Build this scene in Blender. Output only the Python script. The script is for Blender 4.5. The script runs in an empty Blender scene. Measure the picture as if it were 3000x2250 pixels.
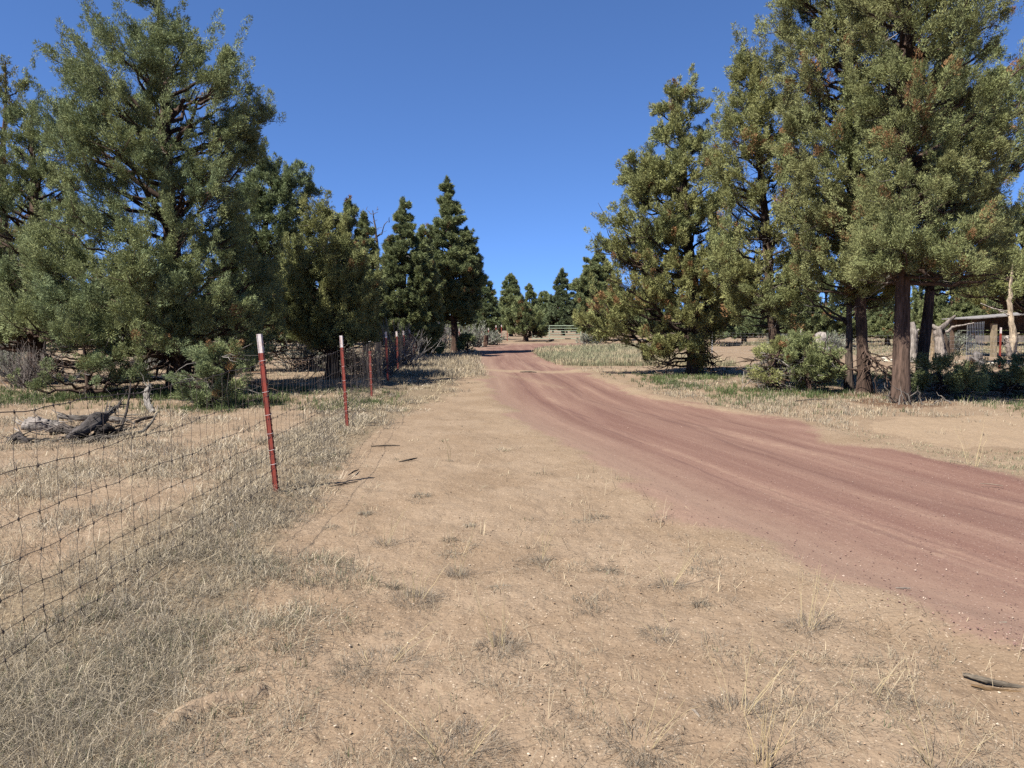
import bpy, math, random
import numpy as np
from mathutils import Vector
R = np.random.default_rng(7)
random.seed(7)
scn = bpy.context.scene
COL = scn.collection
PI = math.pi
# ------------------------------------------------------------------ camera
F = 2250.0; CAMH = 1.55; HOR = 960.0
PITCH = math.atan((1125 - HOR) / F)
cP, sP = math.cos(PITCH), math.sin(PITCH)
cam = bpy.data.cameras.new('camera'); cam.sensor_width = 36; cam.lens = 36 * F / 3000
cam.clip_start = 0.05; cam.clip_end = 6000
camo = bpy.data.objects.new('camera', cam); COL.objects.link(camo)
camo.location = (0, 0, CAMH); camo.rotation_euler = (PI / 2 - PITCH, 0, 0)
scn.camera = camo
def ray(px, py):
    u = (px - 1500) / F; v = (1125 - py) / F
    return np.array([u, cP + v * sP, -sP + v * cP])
def G(px, py):                       # a photo point on flat ground -> metres
    r = ray(px, py); t = CAMH / max(1e-4, -r[2]); return r[0] * t, r[1] * t
def AT(px, py, Y):                   # a photo point at depth Y -> metres
    r = ray(px, py) / ray(px, py)[1] * Y; return np.array([r[0], Y, CAMH + r[2]])
# ------------------------------------------------------------------ light
EL = math.radians(52); SD = math.radians(40)
sx, sy = -math.cos(SD), -math.sin(SD)           # towards the sun, horizontally
sunv = Vector((sx * math.cos(EL), sy * math.cos(EL), math.sin(EL)))
L = bpy.data.lights.new('sun', 'SUN'); L.energy = 4.3; L.angle = math.radians(.53); L.color = (1, .955, .88)
lo = bpy.data.objects.new('sun', L); COL.objects.link(lo)
lo.rotation_euler = (-sunv).to_track_quat('-Z', 'Y').to_euler(); lo.location = (-20, -10, 40)
w = bpy.data.worlds.new('World'); scn.world = w; w.use_nodes = True
nt = w.node_tree; bg = nt.nodes['Background']
sk = nt.nodes.new('ShaderNodeTexSky'); sk.sky_type = 'NISHITA'; sk.sun_disc = False
sk.sun_elevation = EL; sk.sun_rotation = math.atan2(sx, sy) % (2 * PI)
sk.air_density = .60; sk.dust_density = 0.0; sk.ozone_density = 10; sk.altitude = 1300
tcw = nt.nodes.new('ShaderNodeTexCoord'); adw = nt.nodes.new('ShaderNodeVectorMath'); adw.operation = 'ADD'; adw.inputs[1].default_value = (0, 0, .10)
now = nt.nodes.new('ShaderNodeVectorMath'); now.operation = 'NORMALIZE'
nt.links.new(tcw.outputs['Generated'], adw.inputs[0]); nt.links.new(adw.outputs[0], now.inputs[0]); nt.links.new(now.outputs[0], sk.inputs['Vector'])
nt.links.new(sk.outputs[0], bg.inputs[0]); bg.inputs[1].default_value = 0.080
scn.view_settings.view_transform = 'Standard'; scn.view_settings.look = 'None'
scn.view_settings.exposure = 1.6; scn.view_settings.gamma = 1
scn.cycles.max_bounces = 6; scn.cycles.diffuse_bounces = 3; scn.cycles.transmission_bounces = 3
scn.cycles.transparent_max_bounces = 4; scn.cycles.use_denoising = False
# ------------------------------------------------------------------ noise
def _h(i, j, s):
    n = (i * 374761393 + j * 668265263 + s * 974711) & 0x7fffffff
    n = ((n ^ (n >> 13)) * 1274126177) & 0x7fffffff
    return ((n ^ (n >> 16)) & 0xffff) / 65535.0
def vn(x, y, s=0):
    x = np.asarray(x, float); y = np.asarray(y, float)
    i = np.floor(x).astype(np.int64); j = np.floor(y).astype(np.int64)
    f = x - i; g = y - j; f = f * f * (3 - 2 * f); g = g * g * (3 - 2 * g)
    a = _h(i, j, s); b = _h(i + 1, j, s); c = _h(i, j + 1, s); d = _h(i + 1, j + 1, s)
    return (a * (1 - f) + b * f) * (1 - g) + (c * (1 - f) + d * f) * g
def fbm(x, y, o=4, s=0):
    t = 0; a = .5; k = 1.0; n = 0
    for q in range(o):
        t = t + a * vn(np.asarray(x) * k, np.asarray(y) * k, s + q * 17); n += a; a *= .5; k *= 2.03
    return t / n
def vn3(x, y, z, s=0):
    k = np.floor(z).astype(np.int64); f = z - k; f = f * f * (3 - 2 * f); r = np.empty(len(x))
    lo = np.array([0.]); 
    def lay(kk): return vn(x + (kk * 37 % 101) * 7.31, y + (kk * 53 % 97) * 3.77, s)
    return lay(k) * (1 - f) + lay(k + 1) * f
def sst(a, b, x):
    t = np.clip((np.asarray(x, float) - a) / (b - a), 0, 1); return t * t * (3 - 2 * t)
def hz(x, y):                         # broad lie of the land
    d = np.hypot(x, y)
    return .5 * sst(38, 85, y) + .9 * sst(85, 400, d) + .05 * (fbm(np.asarray(x) * .18, np.asarray(y) * .18, 2, 5) - .5) * sst(2, 8, d)
def hz1(x, y): return float(hz(np.array([x]), np.array([y]))[0])
# ------------------------------------------------------------------ mesh + tags
def mk(name, V, faces, mat, parent=None, base=None, col=None, smooth=False, attrs=None):
    V = np.asarray(V, np.float32)
    if base is not None: V = V - np.asarray(base, np.float32)
    me = bpy.data.meshes.new(name)
    faces = [np.asarray(f, np.int32) for f in faces if len(f)]
    loops = np.concatenate([f.ravel() for f in faces]); ls = []; o = 0
    for f in faces:
        ls.append(o + np.arange(len(f)) * f.shape[1]); o += f.size
    ls = np.concatenate(ls).astype(np.int32)
    me.vertices.add(len(V)); me.vertices.foreach_set('co', V.ravel())
    me.loops.add(len(loops)); me.loops.foreach_set('vertex_index', loops)
    me.polygons.add(len(ls)); me.polygons.foreach_set('loop_start', ls)
    me.polygons.foreach_set('use_smooth', np.full(len(ls), smooth))
    me.update(calc_edges=True)
    if col is not None:
        c = np.ones((len(V), 4), np.float32); c[:, :3] = col
        me.color_attributes.new('col', 'FLOAT_COLOR', 'POINT').data.foreach_set('color', c.ravel())
    for k, a in (attrs or {}).items():
        me.color_attributes.new(k, 'FLOAT_COLOR', 'POINT').data.foreach_set('color', np.asarray(a, np.float32).ravel())
    me.materials.append(mat)
    o = bpy.data.objects.new(name, me); COL.objects.link(o)
    if parent is not None: o.parent = parent
    return o
def tag(o, label=None, cat=None, group=None, kind=None):
    for k, v in (('label', label), ('category', cat), ('group', group), ('kind', kind)):
        if v: o[k] = v
    return o
def thing(name, label, cat, loc, group=None):
    o = bpy.data.objects.new(name, None); COL.objects.link(o); o.location = [float(q) for q in loc]
    o.empty_display_size = .2
    return tag(o, label, cat, group)
class Acc:                            # gathers verts + quads + tris into one mesh
    def __init__(s): s.V = []; s.T = []; s.Q = []; s.C = []; s.n = 0
    def add(s, V, T=(), Q=(), C=None):
        V = np.asarray(V, float).reshape(-1, 3)
        if len(T): s.T.append(np.asarray(T) + s.n)
        if len(Q): s.Q.append(np.asarray(Q) + s.n)
        s.V.append(V)
        c = np.empty((len(V), 3)); c[:] = (.5, .5, .5) if C is None else C
        s.C.append(c); s.n += len(V); return s
    def build(s, name, mat, parent=None, base=None, smooth=False):
        f = []
        if s.T: f.append(np.concatenate(s.T))
        if s.Q: f.append(np.concatenate(s.Q))
        return mk(name, np.concatenate(s.V), f, mat, parent, base, np.concatenate(s.C), smooth)
    def box(s, c, size, ax=None, C=None):
        c = np.asarray(c, float); ax = np.eye(3) if ax is None else np.asarray(ax, float)
        k = np.array([[i, j, m] for i in (-1, 1) for j in (-1, 1) for m in (-1, 1)]) * .5 * np.asarray(size)
        return s.add(c + k @ ax, Q=[[0, 1, 3, 2], [4, 6, 7, 5], [0, 4, 5, 1], [2, 3, 7, 6], [0, 2, 6, 4], [1, 5, 7, 3]], C=C)
    def bar(s, a, b, wd, th, C=None, ref=(0, 0, 1)):
        a = np.asarray(a, float); b = np.asarray(b, float); t = b - a; l = np.linalg.norm(t); t /= l
        r = np.asarray(ref, float)
        if abs(t @ r) > .95: r = np.array([1., 0, 0])
        u = np.cross(t, r); u /= np.linalg.norm(u); v = np.cross(u, t)
        return s.box((a + b) / 2, (l, wd, th), np.array([t, u, v]), C)
    def tubes(s, P, r, sides=5, C=None, flute=0, seed=0, cap=False):
        P = np.asarray(P, float); r = np.asarray(r, float)
        if P.ndim == 2: P = P[None]; r = r[None]
        N, K, _ = P.shape
        t = np.gradient(P, axis=1); t /= np.linalg.norm(t, axis=2, keepdims=True) + 1e-9
        m = t.mean(1); ref = np.where(np.abs(m[:, 2:3]) < .85, np.array([[0, 0, 1.]]), np.array([[1., 0, 0]]))[:, None, :]
        b = np.cross(t, ref); b /= np.linalg.norm(b, axis=2, keepdims=True) + 1e-9
        n = np.cross(b, t)
        a = np.arange(sides) / sides * 2 * PI
        rr = np.repeat(r[:, :, None], sides, 2)
        if flute:
            kk = np.linspace(0, K * .35, K)[None, :, None]; aa = a[None, None, :]
            rr = rr * (1 + flute * (np.sin(3 * aa + kk * .7 + seed) * .5 + np.sin(5 * aa - kk * .4 + seed * 2.1) * .35 + np.sin(8 * aa + kk + seed * .7) * .3)
                       + flute * .6 * (R.random((N, K, sides)) - .5))
        W = P[:, :, None, :] + rr[..., None] * (np.cos(a)[None, None, :, None] * b[:, :, None, :] + np.sin(a)[None, None, :, None] * n[:, :, None, :])
        idx = np.arange(N * K * sides).reshape(N, K, sides)
        j = np.roll(np.arange(sides), -1)
        q = np.stack([idx[:, :-1, :], idx[:, :-1, j], idx[:, 1:, j], idx[:, 1:, :]], -1).reshape(-1, 4)
        c = None
        if C is not None:
            C = np.asarray(C, float)
            c = np.repeat(C, K * sides, 0) if C.ndim == 2 and len(C) == N else C
        s.add(W, Q=q, C=c)
        if cap:
            for e in (0, K - 1):
                for i in range(N):
                    ring = W[i, e]; ce = ring.mean(0) + (t[i, e] * (1 if e else -1)) * r[i, e] * .15
                    T = [[k2, (k2 + 1) % sides, sides] for k2 in range(sides)]
                    s.add(np.vstack([ring, ce]), T=T, C=None if c is None else c[:sides + 1] if c.ndim == 2 and len(c) > sides else c)
        return s
# ------------------------------------------------------------------ materials
def newmat(name, rough=.85, spec=.25):
    m = bpy.data.materials.new(name); m.use_nodes = True; n = m.node_tree
    b = n.nodes['Principled BSDF']; b.inputs['Roughness'].default_value = rough
    b.inputs['Specular IOR Level'].default_value = spec
    return m, n, b
def N(n, t, **k):
    x = n.nodes.new('ShaderNode' + t)
    for a, v in k.items():
        if a.startswith('i_'): x.inputs[a[2:].replace('_', ' ')].default_value = v
        else: setattr(x, a, v)
    return x
def mixc(n, f, a, b, mode='MIX'):
    x = N(n, 'Mix', data_type='RGBA', blend_type=mode)
    for s, v in ((x.inputs[0], f), (x.inputs[6], a), (x.inputs[7], b)):
        if hasattr(v, 'is_output'): n.links.new(v, s)
        elif isinstance(v, (int, float)): s.default_value = v
        else: s.default_value = (*v, 1)
    return x.outputs[2]
def math_(n, op, a, b=0., c=None, clamp=False):
    x = N(n, 'Math', operation=op, use_clamp=clamp)
    for s, v in zip(x.inputs, (a, b, c)):
        if v is None: continue
        if hasattr(v, 'is_output'): n.links.new(v, s)
        else: s.default_value = v
    return x.outputs[0]
def ramp(n, v, a, b):
    x = N(n, 'MapRange', interpolation_type='SMOOTHSTEP'); n.links.new(v, x.inputs[0])
    x.inputs[1].default_value = a; x.inputs[2].default_value = b; return x.outputs[0]
def noise(n, co, scale, det=3, rough=.6):
    x = N(n, 'TexNoise'); n.links.new(co, x.inputs['Vector'])
    x.inputs['Scale'].default_value = scale; x.inputs['Detail'].default_value = det; x.inputs['Roughness'].default_value = rough
    return x.outputs[0]
def foliage_mat(name, trans=.3, rough=.75):
    m, n, b = newmat(name, rough, .12)
    a = N(n, 'Attribute', attribute_name='col')
    n.links.new(a.outputs[0], b.inputs['Base Color'])
    t = N(n, 'BsdfTranslucent'); n.links.new(a.outputs[0], t.inputs[0])
    mx = N(n, 'MixShader'); mx.inputs[0].default_value = trans
    n.links.new(b.outputs[0], mx.inputs[1]); n.links.new(t.outputs[0], mx.inputs[2])
    n.links.new(mx.outputs[0], n.nodes['Material Output'].inputs[0]); return m
def wood_mat(name, zs=.25, scale=14, var=.55, bump=.6, rough=.9, gain=.58):
    """bark / weathered timber: grain stretched along z of the object, colour from the mesh"""
    m, n, b = newmat(name, rough, .15)
    a = N(n, 'Attribute', attribute_name='col'); tc = N(n, 'TexCoord')
    mp = N(n, 'Mapping'); mp.inputs['Scale'].default_value = (1, 1, zs); n.links.new(tc.outputs['Object'], mp.inputs[0])
    f = noise(n, mp.outputs[0], scale, 4, .65); g = noise(n, mp.outputs[0], scale * 3.7, 3, .6)
    k = math_(n, 'ADD', math_(n, 'MULTIPLY', f, .65), math_(n, 'MULTIPLY', g, .35))
    v = ramp(n, k, .34, .66)
    c = mixc(n, v, tuple(gain * (1 - var) for _ in range(3)), (gain * (1 + var * .7), gain * (1 + var * .65), gain * (1 + var * .6)))
    n.links.new(mixc(n, 1.0, a.outputs[0], c, 'MULTIPLY'), b.inputs['Base Color'])
    bp = N(n, 'Bump'); bp.inputs['Strength'].default_value = bump; bp.inputs['Distance'].default_value = .03
    n.links.new(k, bp.inputs['Height']); n.links.new(bp.outputs[0], b.inputs['Normal']); return m
def plain_mat(name, c, rough=.6, metal=0., var=.25, scale=18, bump=.15, c2=None):
    m, n, b = newmat(name, rough, .35); b.inputs['Metallic'].default_value = metal
    tc = N(n, 'TexCoord'); f = noise(n, tc.outputs['Object'], scale, 4, .65)
    c2 = c2 or tuple(q * (1 - var * 2) for q in c)
    n.links.new(mixc(n, ramp(n, f, .42, .7), c, c2), b.inputs['Base Color'])
    bp = N(n, 'Bump'); bp.inputs['Strength'].default_value = bump; bp.inputs['Distance'].default_value = .01
    n.links.new(f, bp.inputs['Height']); n.links.new(bp.outputs[0], b.inputs['Normal']); return m
M_leaf = foliage_mat('juniper_foliage', .17)
M_grass = foliage_mat('grass_blades', .3)
M_bark = wood_mat('juniper_bark', .09, 15, .72, 1.)
M_twig = wood_mat('twigs', .5, 10, .35, .3)
M_dead = wood_mat('weathered_wood', .2, 12, .6, 1., gain=.45)
M_board = wood_mat('board_wood', .35, 9, .45, .4)
M_red = plain_mat('red_post_paint', (.20, .038, .024), .5, 0, .3, 14, .15, (.13, .032, .022))
M_white = plain_mat('white_post_paint', (.47, .43, .41), .55, 0, .2, 22, .1, (.36, .24, .21))
M_wire = plain_mat('rusty_wire', (.055, .042, .034), .6, .2, .25, 30, .1)
M_galv = plain_mat('galvanised_wire', (.36, .36, .36), .5, .5, .2, 30, .1)
M_gate = plain_mat('gate_pipe_paint', (.30, .36, .27), .5, .1, .2, 20, .1)
M_roof = plain_mat('old_roofing', (.19, .175, .16), .8, 0, .3, 6, .4)
def pebble_mat():
    m, n, b = newmat('pebble_stone', .9, .2)
    a = N(n, 'Attribute', attribute_name='col'); n.links.new(mixc(n, 1.0, a.outputs[0], (.55, .55, .55), 'MULTIPLY'), b.inputs['Base Color']); return m
M_peb = pebble_mat()
def ground_mat():
    m, n, b = newmat('dry_ground', .95, .1)
    ge = N(n, 'NewGeometry'); P = ge.outputs['Position']
    a = N(n, 'Attribute', attribute_name='mask'); s = N(n, 'SeparateColor'); n.links.new(a.outputs[0], s.inputs[0])
    red, sand, lit = s.outputs[0], s.outputs[1], s.outputs[2]; duff = a.outputs['Alpha']
    ru = N(n, 'Attribute', attribute_name='road')
    n1 = noise(n, P, 1.1, 5, .62); n2 = noise(n, P, 9, 4, .65); n3 = noise(n, P, 70, 3, .7); n4 = noise(n, P, 28, 3, .65)
    # soil
    c = mixc(n, ramp(n, n1, .3, .72), (.280, .198, .128), (.355, .262, .178))
    c = mixc(n, math_(n, 'MULTIPLY', ramp(n, n2, .5, .75), .5), c, (.235, .158, .096))
    c = mixc(n, math_(n, 'MULTIPLY', ramp(n, n3, .56, .72), .55), c, (.17, .115, .075))
    c = mixc(n, math_(n, 'MULTIPLY', ramp(n, n3, .46, .30), .5), c, (.47, .36, .25))
    vs = N(n, 'TexVoronoi', feature='F1'); n.links.new(P, vs.inputs['Vector']); vs.inputs['Scale'].default_value = 75
    sp = N(n, 'SeparateColor'); n.links.new(vs.outputs['Color'], sp.inputs[0])
    core = ramp(n, vs.outputs['Distance'], .42, .22)
    def specks(c, lo, hi, col, amt): return mixc(n, math_(n, 'MULTIPLY', math_(n, 'MULTIPLY', math_(n, 'GREATER_THAN', sp.outputs[0], lo), math_(n, 'LESS_THAN', sp.outputs[0], hi)), math_(n, 'MULTIPLY', core, amt)), c, col)
    c = specks(c, .0, .16, (.10, .068, .046), .85); c = specks(c, .90, 1.0, (.62, .50, .37), .8); c = specks(c, .5, .6, (.40, .28, .18), .6)
    # litter and needles
    def blend(c, mask, col, nz, wgt=.5, lo=.35, hi=.65, amt=1.):
        k = math_(n, 'ADD', mask, math_(n, 'MULTIPLY', math_(n, 'SUBTRACT', nz, .5), wgt))
        k = math_(n, 'MULTIPLY', ramp(n, k, lo, hi), amt)
        return mixc(n, k, c, col)
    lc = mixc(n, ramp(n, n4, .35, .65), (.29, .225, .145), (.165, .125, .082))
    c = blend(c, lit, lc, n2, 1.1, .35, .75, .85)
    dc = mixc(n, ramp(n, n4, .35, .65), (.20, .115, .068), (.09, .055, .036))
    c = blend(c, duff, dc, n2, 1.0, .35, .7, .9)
    # red cinder road, streaked along its length
    mp = N(n, 'Mapping'); mp.inputs['Scale'].default_value = (1.25, .055, 1); n.links.new(ru.outputs['Vector'], mp.inputs[0])
    st = noise(n, mp.outputs[0], 2.0, 5, .62)
    mp2 = N(n, 'Mapping'); mp2.inputs['Scale'].default_value = (5, .12, 1); n.links.new(ru.outputs['Vector'], mp2.inputs[0])
    st2 = noise(n, mp2.outputs[0], 2.0, 3, .6)
    rc = mixc(n, ramp(n, st, .28, .72), (.195, .106, .082), (.305, .190, .142))
    rc = mixc(n, math_(n, 'MULTIPLY', ramp(n, st2, .48, .80), .30), rc, (.175, .095, .082))
    rc = mixc(n, math_(n, 'MULTIPLY', ramp(n, math_(n, 'ADD', math_(n, 'MULTIPLY', st, .7), math_(n, 'MULTIPLY', n2, .3)), .54, .68), .55), rc, (.40, .275, .19))
    rc = mixc(n, math_(n, 'MULTIPLY', ramp(n, n3, .54, .70), .6), rc, (.135, .076, .065))
    rc = mixc(n, math_(n, 'MULTIPLY', ramp(n, n3, .45, .30), .35), rc, (.42, .30, .235))
    us = N(n, 'SeparateXYZ'); n.links.new(ru.outputs['Vector'], us.inputs[0])
    dust = math_(n, 'ADD', ramp(n, us.outputs[2], .45, .0), math_(n, 'MULTIPLY', math_(n, 'SUBTRACT', n2, .5), .6))
    rc = mixc(n, math_(n, 'MULTIPLY', ramp(n, dust, .25, 1.0), .5), rc, (.370, .256, .185))
    rc = specks(rc, .0, .14, (.085, .05, .045), .7); rc = specks(rc, .93, 1.0, (.48, .36, .30), .8)
    for cu, wd_ in ((.30, .016), (.335, .010), (.60, .014), (.655, .018), (.80, .010)):
        off_ = math_(n, 'ABSOLUTE', math_(n, 'SUBTRACT', math_(n, 'ADD', us.outputs[2], math_(n, 'MULTIPLY', math_(n, 'SUBTRACT', n1, .5), .05)), cu))
        ln_ = math_(n, 'MULTIPLY', ramp(n, off_, wd_, wd_ * .4), ramp(n, st2, .38, .6))
        rc = mixc(n, math_(n, 'MULTIPLY', ln_, .42), rc, (.135, .074, .063))
    k = math_(n, 'ADD', red, math_(n, 'MULTIPLY', math_(n, 'SUBTRACT', n1, .5), .5))
    k = math_(n, 'ADD', k, math_(n, 'MULTIPLY', math_(n, 'SUBTRACT', n4, .5), .5))
    c = mixc(n, ramp(n, k, .34, .68), c, rc)
    c = blend(c, sand, mixc(n, ramp(n, n4, .35, .65), (.41, .305, .205), (.335, .24, .155)), n2, 1.3, .3, .95, .85)
    c = mixc(n, 1.0, c, (.545, .545, .545), 'MULTIPLY')
    n.links.new(c, b.inputs['Base Color'])
    vo = N(n, 'TexVoronoi', feature='SMOOTH_F1'); n.links.new(P, vo.inputs['Vector']); vo.inputs['Scale'].default_value = 42
    h = math_(n, 'ADD', math_(n, 'MULTIPLY', n4, .030), math_(n, 'MULTIPLY', n3, .012))
    h = math_(n, 'ADD', h, math_(n, 'MULTIPLY', n2, .05))
    h = math_(n, 'SUBTRACT', h, math_(n, 'MULTIPLY', vo.outputs[0], .010))
    calm = math_(n, 'SUBTRACT', 1.0, math_(n, 'MULTIPLY', ramp(n, k, .3, .8), .55))
    bp = N(n, 'Bump'); bp.inputs['Distance'].default_value = 1.0; n.links.new(math_(n, 'MULTIPLY', calm, .42), bp.inputs['Strength'])
    n.links.new(h, bp.inputs['Height']); n.links.new(bp.outputs[0], b.inputs['Normal'])
    return m
M_ground = ground_mat()
# ------------------------------------------------------------------ layout curves
LE = np.array([(9., -12), (5.6, -4), (4.0, .8)] + [G(*p) for p in ((3000, 1900), (2700, 1795), (2400, 1690), (2100, 1545), (1850, 1420), (1700, 1335), (1500, 1235), (1430, 1160), (1412, 1100), (1398, 1062), (1402, 1040))] + [(-3.0, 55.), (-3.2, 60), (-3.4, 70)])
RE = np.array([(14., -12), (10.4, -3), (7.6, 3.)] + [G(*p) for p in ((3000, 1418), (2720, 1357), (2480, 1290), (2330, 1236), (2080, 1195), (1900, 1160), (1790, 1118), (1695, 1085), (1610, 1058))] + [(1.4, 47.), (2.2, 52), (8, 57), (16, 60), (40, 64)])
def road_e(x, y):
    xl = np.interp(y, LE[:, 1], LE[:, 0]); xr = np.interp(y, RE[:, 1], RE[:, 0])
    e = np.minimum(x - xl, xr - x); e = np.minimum(e, (63 + .12 * x - y) * .6)
    return e, x - xl, (x - xl) / np.maximum(xr - xl, .5)
FEP = [(815, 1445, 767, 978), (1021, 1257, 1003, 983), (1091, 1160, 1086, 1029), (1139, 1120, 1133, 972), (1168, 1089, 1164, 971), (1191, 1072, 1183, 969), (1208, 1055, 1200, 966), (1214, 1043, 1212, 966), (1219, 1034, 1224, 959)]
FB = np.array([G(a, b) for a, b, _, _ in FEP])
FPATH = np.vstack([[(-2.12, -6), (-2.17, 2.2)], FB])
def fence_x(y): return np.interp(y, FPATH[:, 1], FPATH[:, 0])
def inpoly(x, y, poly):
    r = np.zeros(np.shape(x), bool); n = len(poly)
    for i in range(n):
        x1, y1 = poly[i]; x2, y2 = poly[(i + 1) % n]
        if y1 == y2: continue
        c = ((y1 > y) != (y2 > y)) & (x < (x2 - x1) * (y - y1) / (y2 - y1) + x1); r ^= c
    return r
SANDP = [G(*p) for p in ((2480, 1240), (2620, 1222), (3100, 1222), (3900, 1235), (3900, 1330), (3000, 1322), (2760, 1312), (2600, 1280))]
WR_D, WR_W = [0, 3.4, 5.5, 9, 12, 15, 18, 60], [1.0, .95, .62, .42, .65, 1.3, 2.2, 2.6]
TREES = []       # (x, y, radius of the needle litter), filled by the tree table below
# ------------------------------------------------------------------ junipers
def unit(v): return v / (np.linalg.norm(v, axis=-1, keepdims=True) + 1e-9)
def leaves(pos, ax, ln, rad, col, n, ll, lw, spread=.75, out=None):
    """n little pointed sprays in each flame-shaped tuft"""
    T = len(pos); tot = T * n
    idx = np.repeat(np.arange(T), n); A = ax[idx]
    s = R.random(tot) ** .8
    rv = R.normal(size=(tot, 3)); rad_d = unit(rv - (rv * A).sum(1, keepdims=True) * A)
    rr = rad[idx] * R.random(tot) ** .38 * np.clip(1.12 - s, .08, 1) ** .6 * 1.2
    p = pos[idx] + A * (s * ln[idx])[:, None] + rad_d * rr[:, None]
    d = unit(A * .85 + rad_d * spread * (R.random((tot, 1)) + .3) + R.normal(size=(tot, 3)) * .30)
    o_ = rad_d * 1.0 + np.array([0, 0, .35]) + R.normal(size=(tot, 3)) * .40
    if out is not None: o_ = o_ + out[idx] * .6
    sd = unit(np.cross(d, o_))
    l = ll * (.6 + .8 * R.random(tot)); wd = lw * (.6 + .8 * R.random(tot))
    V = np.stack([p - sd * wd[:, None] * .5, p + sd * wd[:, None] * .5, p + d * l[:, None] + sd * wd[:, None] * .1], 1)
    c = col[idx] * (.8 + .4 * R.random((tot, 1)))
    return V.reshape(-1, 3), np.repeat(c, 3, 0)
def wig(a, b, k=8, amp=.05, sag=0.):
    a = np.asarray(a, float); b = np.asarray(b, float); t = np.linspace(0, 1, k)[:, None]
    l = np.linalg.norm(b - a); p = a + (b - a) * t + R.normal(size=(k, 3)) * amp * l * np.sin(t * PI) * .6
    p[:, 2] -= (4 * t * (1 - t))[:, 0] * sag * l; return p
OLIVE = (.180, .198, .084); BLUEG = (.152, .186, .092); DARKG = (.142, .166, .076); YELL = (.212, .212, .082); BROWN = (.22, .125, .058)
def tree(label, base, d, prof, tw=.4, clear=1.0, nl=50, seed=1, cols=(OLIVE, BLUEG), brown=.03, dens=1., lod=1., x0=None, z0=None,
         group=None, name='juniper_tree', tuft=1., rise=(12, 42), dead=20, bark=(.13, .085, .062), stub=0, duff=None, depth=.85, nleaf=46, inner=.34, low=0, gap=.465, front=.3, plume=.75, lumpa=.46):
    global R
    nf = int(nl * front); lumpf = 1.1 if d < 30 else .8
    nl = int(nl * 1.15); dens *= 1.2; tuft *= 1.12
    keep = R; R = np.random.default_rng(1000 + seed)
    X0 = AT(base, 1000, d)[0] if x0 is None else x0
    zb = hz1(X0, d)
    pz, pl, pr = [], [], []
    for (py, a, b_) in sorted(prof, key=lambda q: -q[0]):
        pz.append(AT(0, py, d)[2] - zb); pl.append(AT(a, py, d)[0]); pr.append(AT(b_, py, d)[0])
    pz = np.array(pz); pl = np.array(pl); pr = np.array(pr)
    H = pz[-1]; Xa = (pl[-1] + pr[-1]) / 2
    ph = R.random(4) * 6
    def axis(z):
        z = np.asarray(z, float); t = np.clip(z / H, 0, 1)
        return np.stack([X0 + (Xa - X0) * t ** 1.2 + .05 * tw * np.sin(z * 1.3 + ph[0]) * H * .12, d + .05 * tw * np.sin(z * 1.1 + ph[1]) * H * .12 + 0 * z, zb + z], -1)
    def rad(az, z):
        ax = axis(z)[..., 0]
        a = np.maximum(ax - np.interp(z, pz, pl), .10); b_ = np.maximum(np.interp(z, pz, pr) - ax, .10)
        c = np.cos(az); s = np.sin(az); rx = np.where(c < 0, a, b_); ry = depth * (a + b_) / 2
        lump = 1 - lumpa * .66 + lumpa * vn(np.cos(az) * 1.3 + np.sin(az) * 2.1 + seed * 3.7, np.asarray(z) * lumpf + np.sin(az) * 1.7, seed)
        return lump / np.sqrt((c / rx) ** 2 + (s / ry) ** 2 + 1e-9)
    base_pt = np.array([X0, d, zb])
    root = thing(name, label, 'tree', base_pt, group)
    # trunk
    K = 22; z = np.linspace(-.15, H * .985, K); P = axis(np.maximum(z, 0)); P[:, 2] = zb + z
    tr = tw * .5 * np.clip(1 - np.clip(z, 0, H) / H, 0, 1) ** .8 + .012
    tr *= 1 + .45 * np.exp(-np.clip(z, 0, 9) / .28) * (tw > .15)
    kk = np.linspace(0, K - 1, K * 3); P3 = np.stack([np.interp(kk, np.arange(K), P[:, i]) for i in range(3)], 1); r3 = np.interp(kk, np.arange(K), tr)
    A = Acc(); A.tubes(P3, r3, 14 if lod > .6 else 7, C=np.array([bark]) * (.9 + .2 * R.random()), flute=.2, seed=seed)
    A.build('trunk', M_bark, root, base_pt, True)
    # limbs
    zlo = pz[0]
    zz = np.linspace(zlo, H * .97, 60); wgt = rad(0 * zz, zz) + rad(0 * zz + PI, zz) + rad(0 * zz + PI / 2, zz) + .25 * H * .2
    cw = np.cumsum(wgt); cw = (cw - cw[0]) / (cw[-1] - cw[0])
    plm = []; lp, lr = [], []; sp, sr = [], []; tp, ta, tl, trd = [], [], [], []
    up = np.array([0, 0, 1.])
    nl0 = nl; nl = nl + nf
    for i in range(nl):
        zt = np.interp((i + R.random()) / nl0 if i < nl0 else R.random(), cw, zz); az = i * 2.39996 + R.normal() * .35 if i < nl0 else -PI / 2 + R.normal() * .7
        r = rad(np.array([az]), np.array([zt]))[0] * (.72 + .3 * R.random() ** .7)
        el = math.radians(R.uniform(*rise)) * (.55 + .6 * zt / H)
        zs = max(min(clear, zt), zt - r * math.tan(el), .12 * zt); zs = min(zs, H * .98)
        p0 = axis(zs); tip = axis(zt).copy(); tip[0] += math.cos(az) * r; tip[1] += math.sin(az) * r
        t = np.linspace(0, 1, 8)[:, None]
        mid = p0 * .45 + tip * .55 - up * r * R.uniform(.02, .16)
        q = (1 - t) ** 2 * p0 + 2 * t * (1 - t) * mid + t * t * tip
        q[1:-1] += R.normal(size=(6, 3)) * .028 * r
        Ll = np.linalg.norm(q[-1] - q[0])
        r0 = min(.012 + .020 * Ll, .75 * float(np.interp(zs, z, tr)) + .008)
        lp.append(q); lr.append(r0 * (1 - t[:, 0]) ** .8 + .006)
        az_d = np.array([math.cos(az), math.sin(az), 0])
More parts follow.
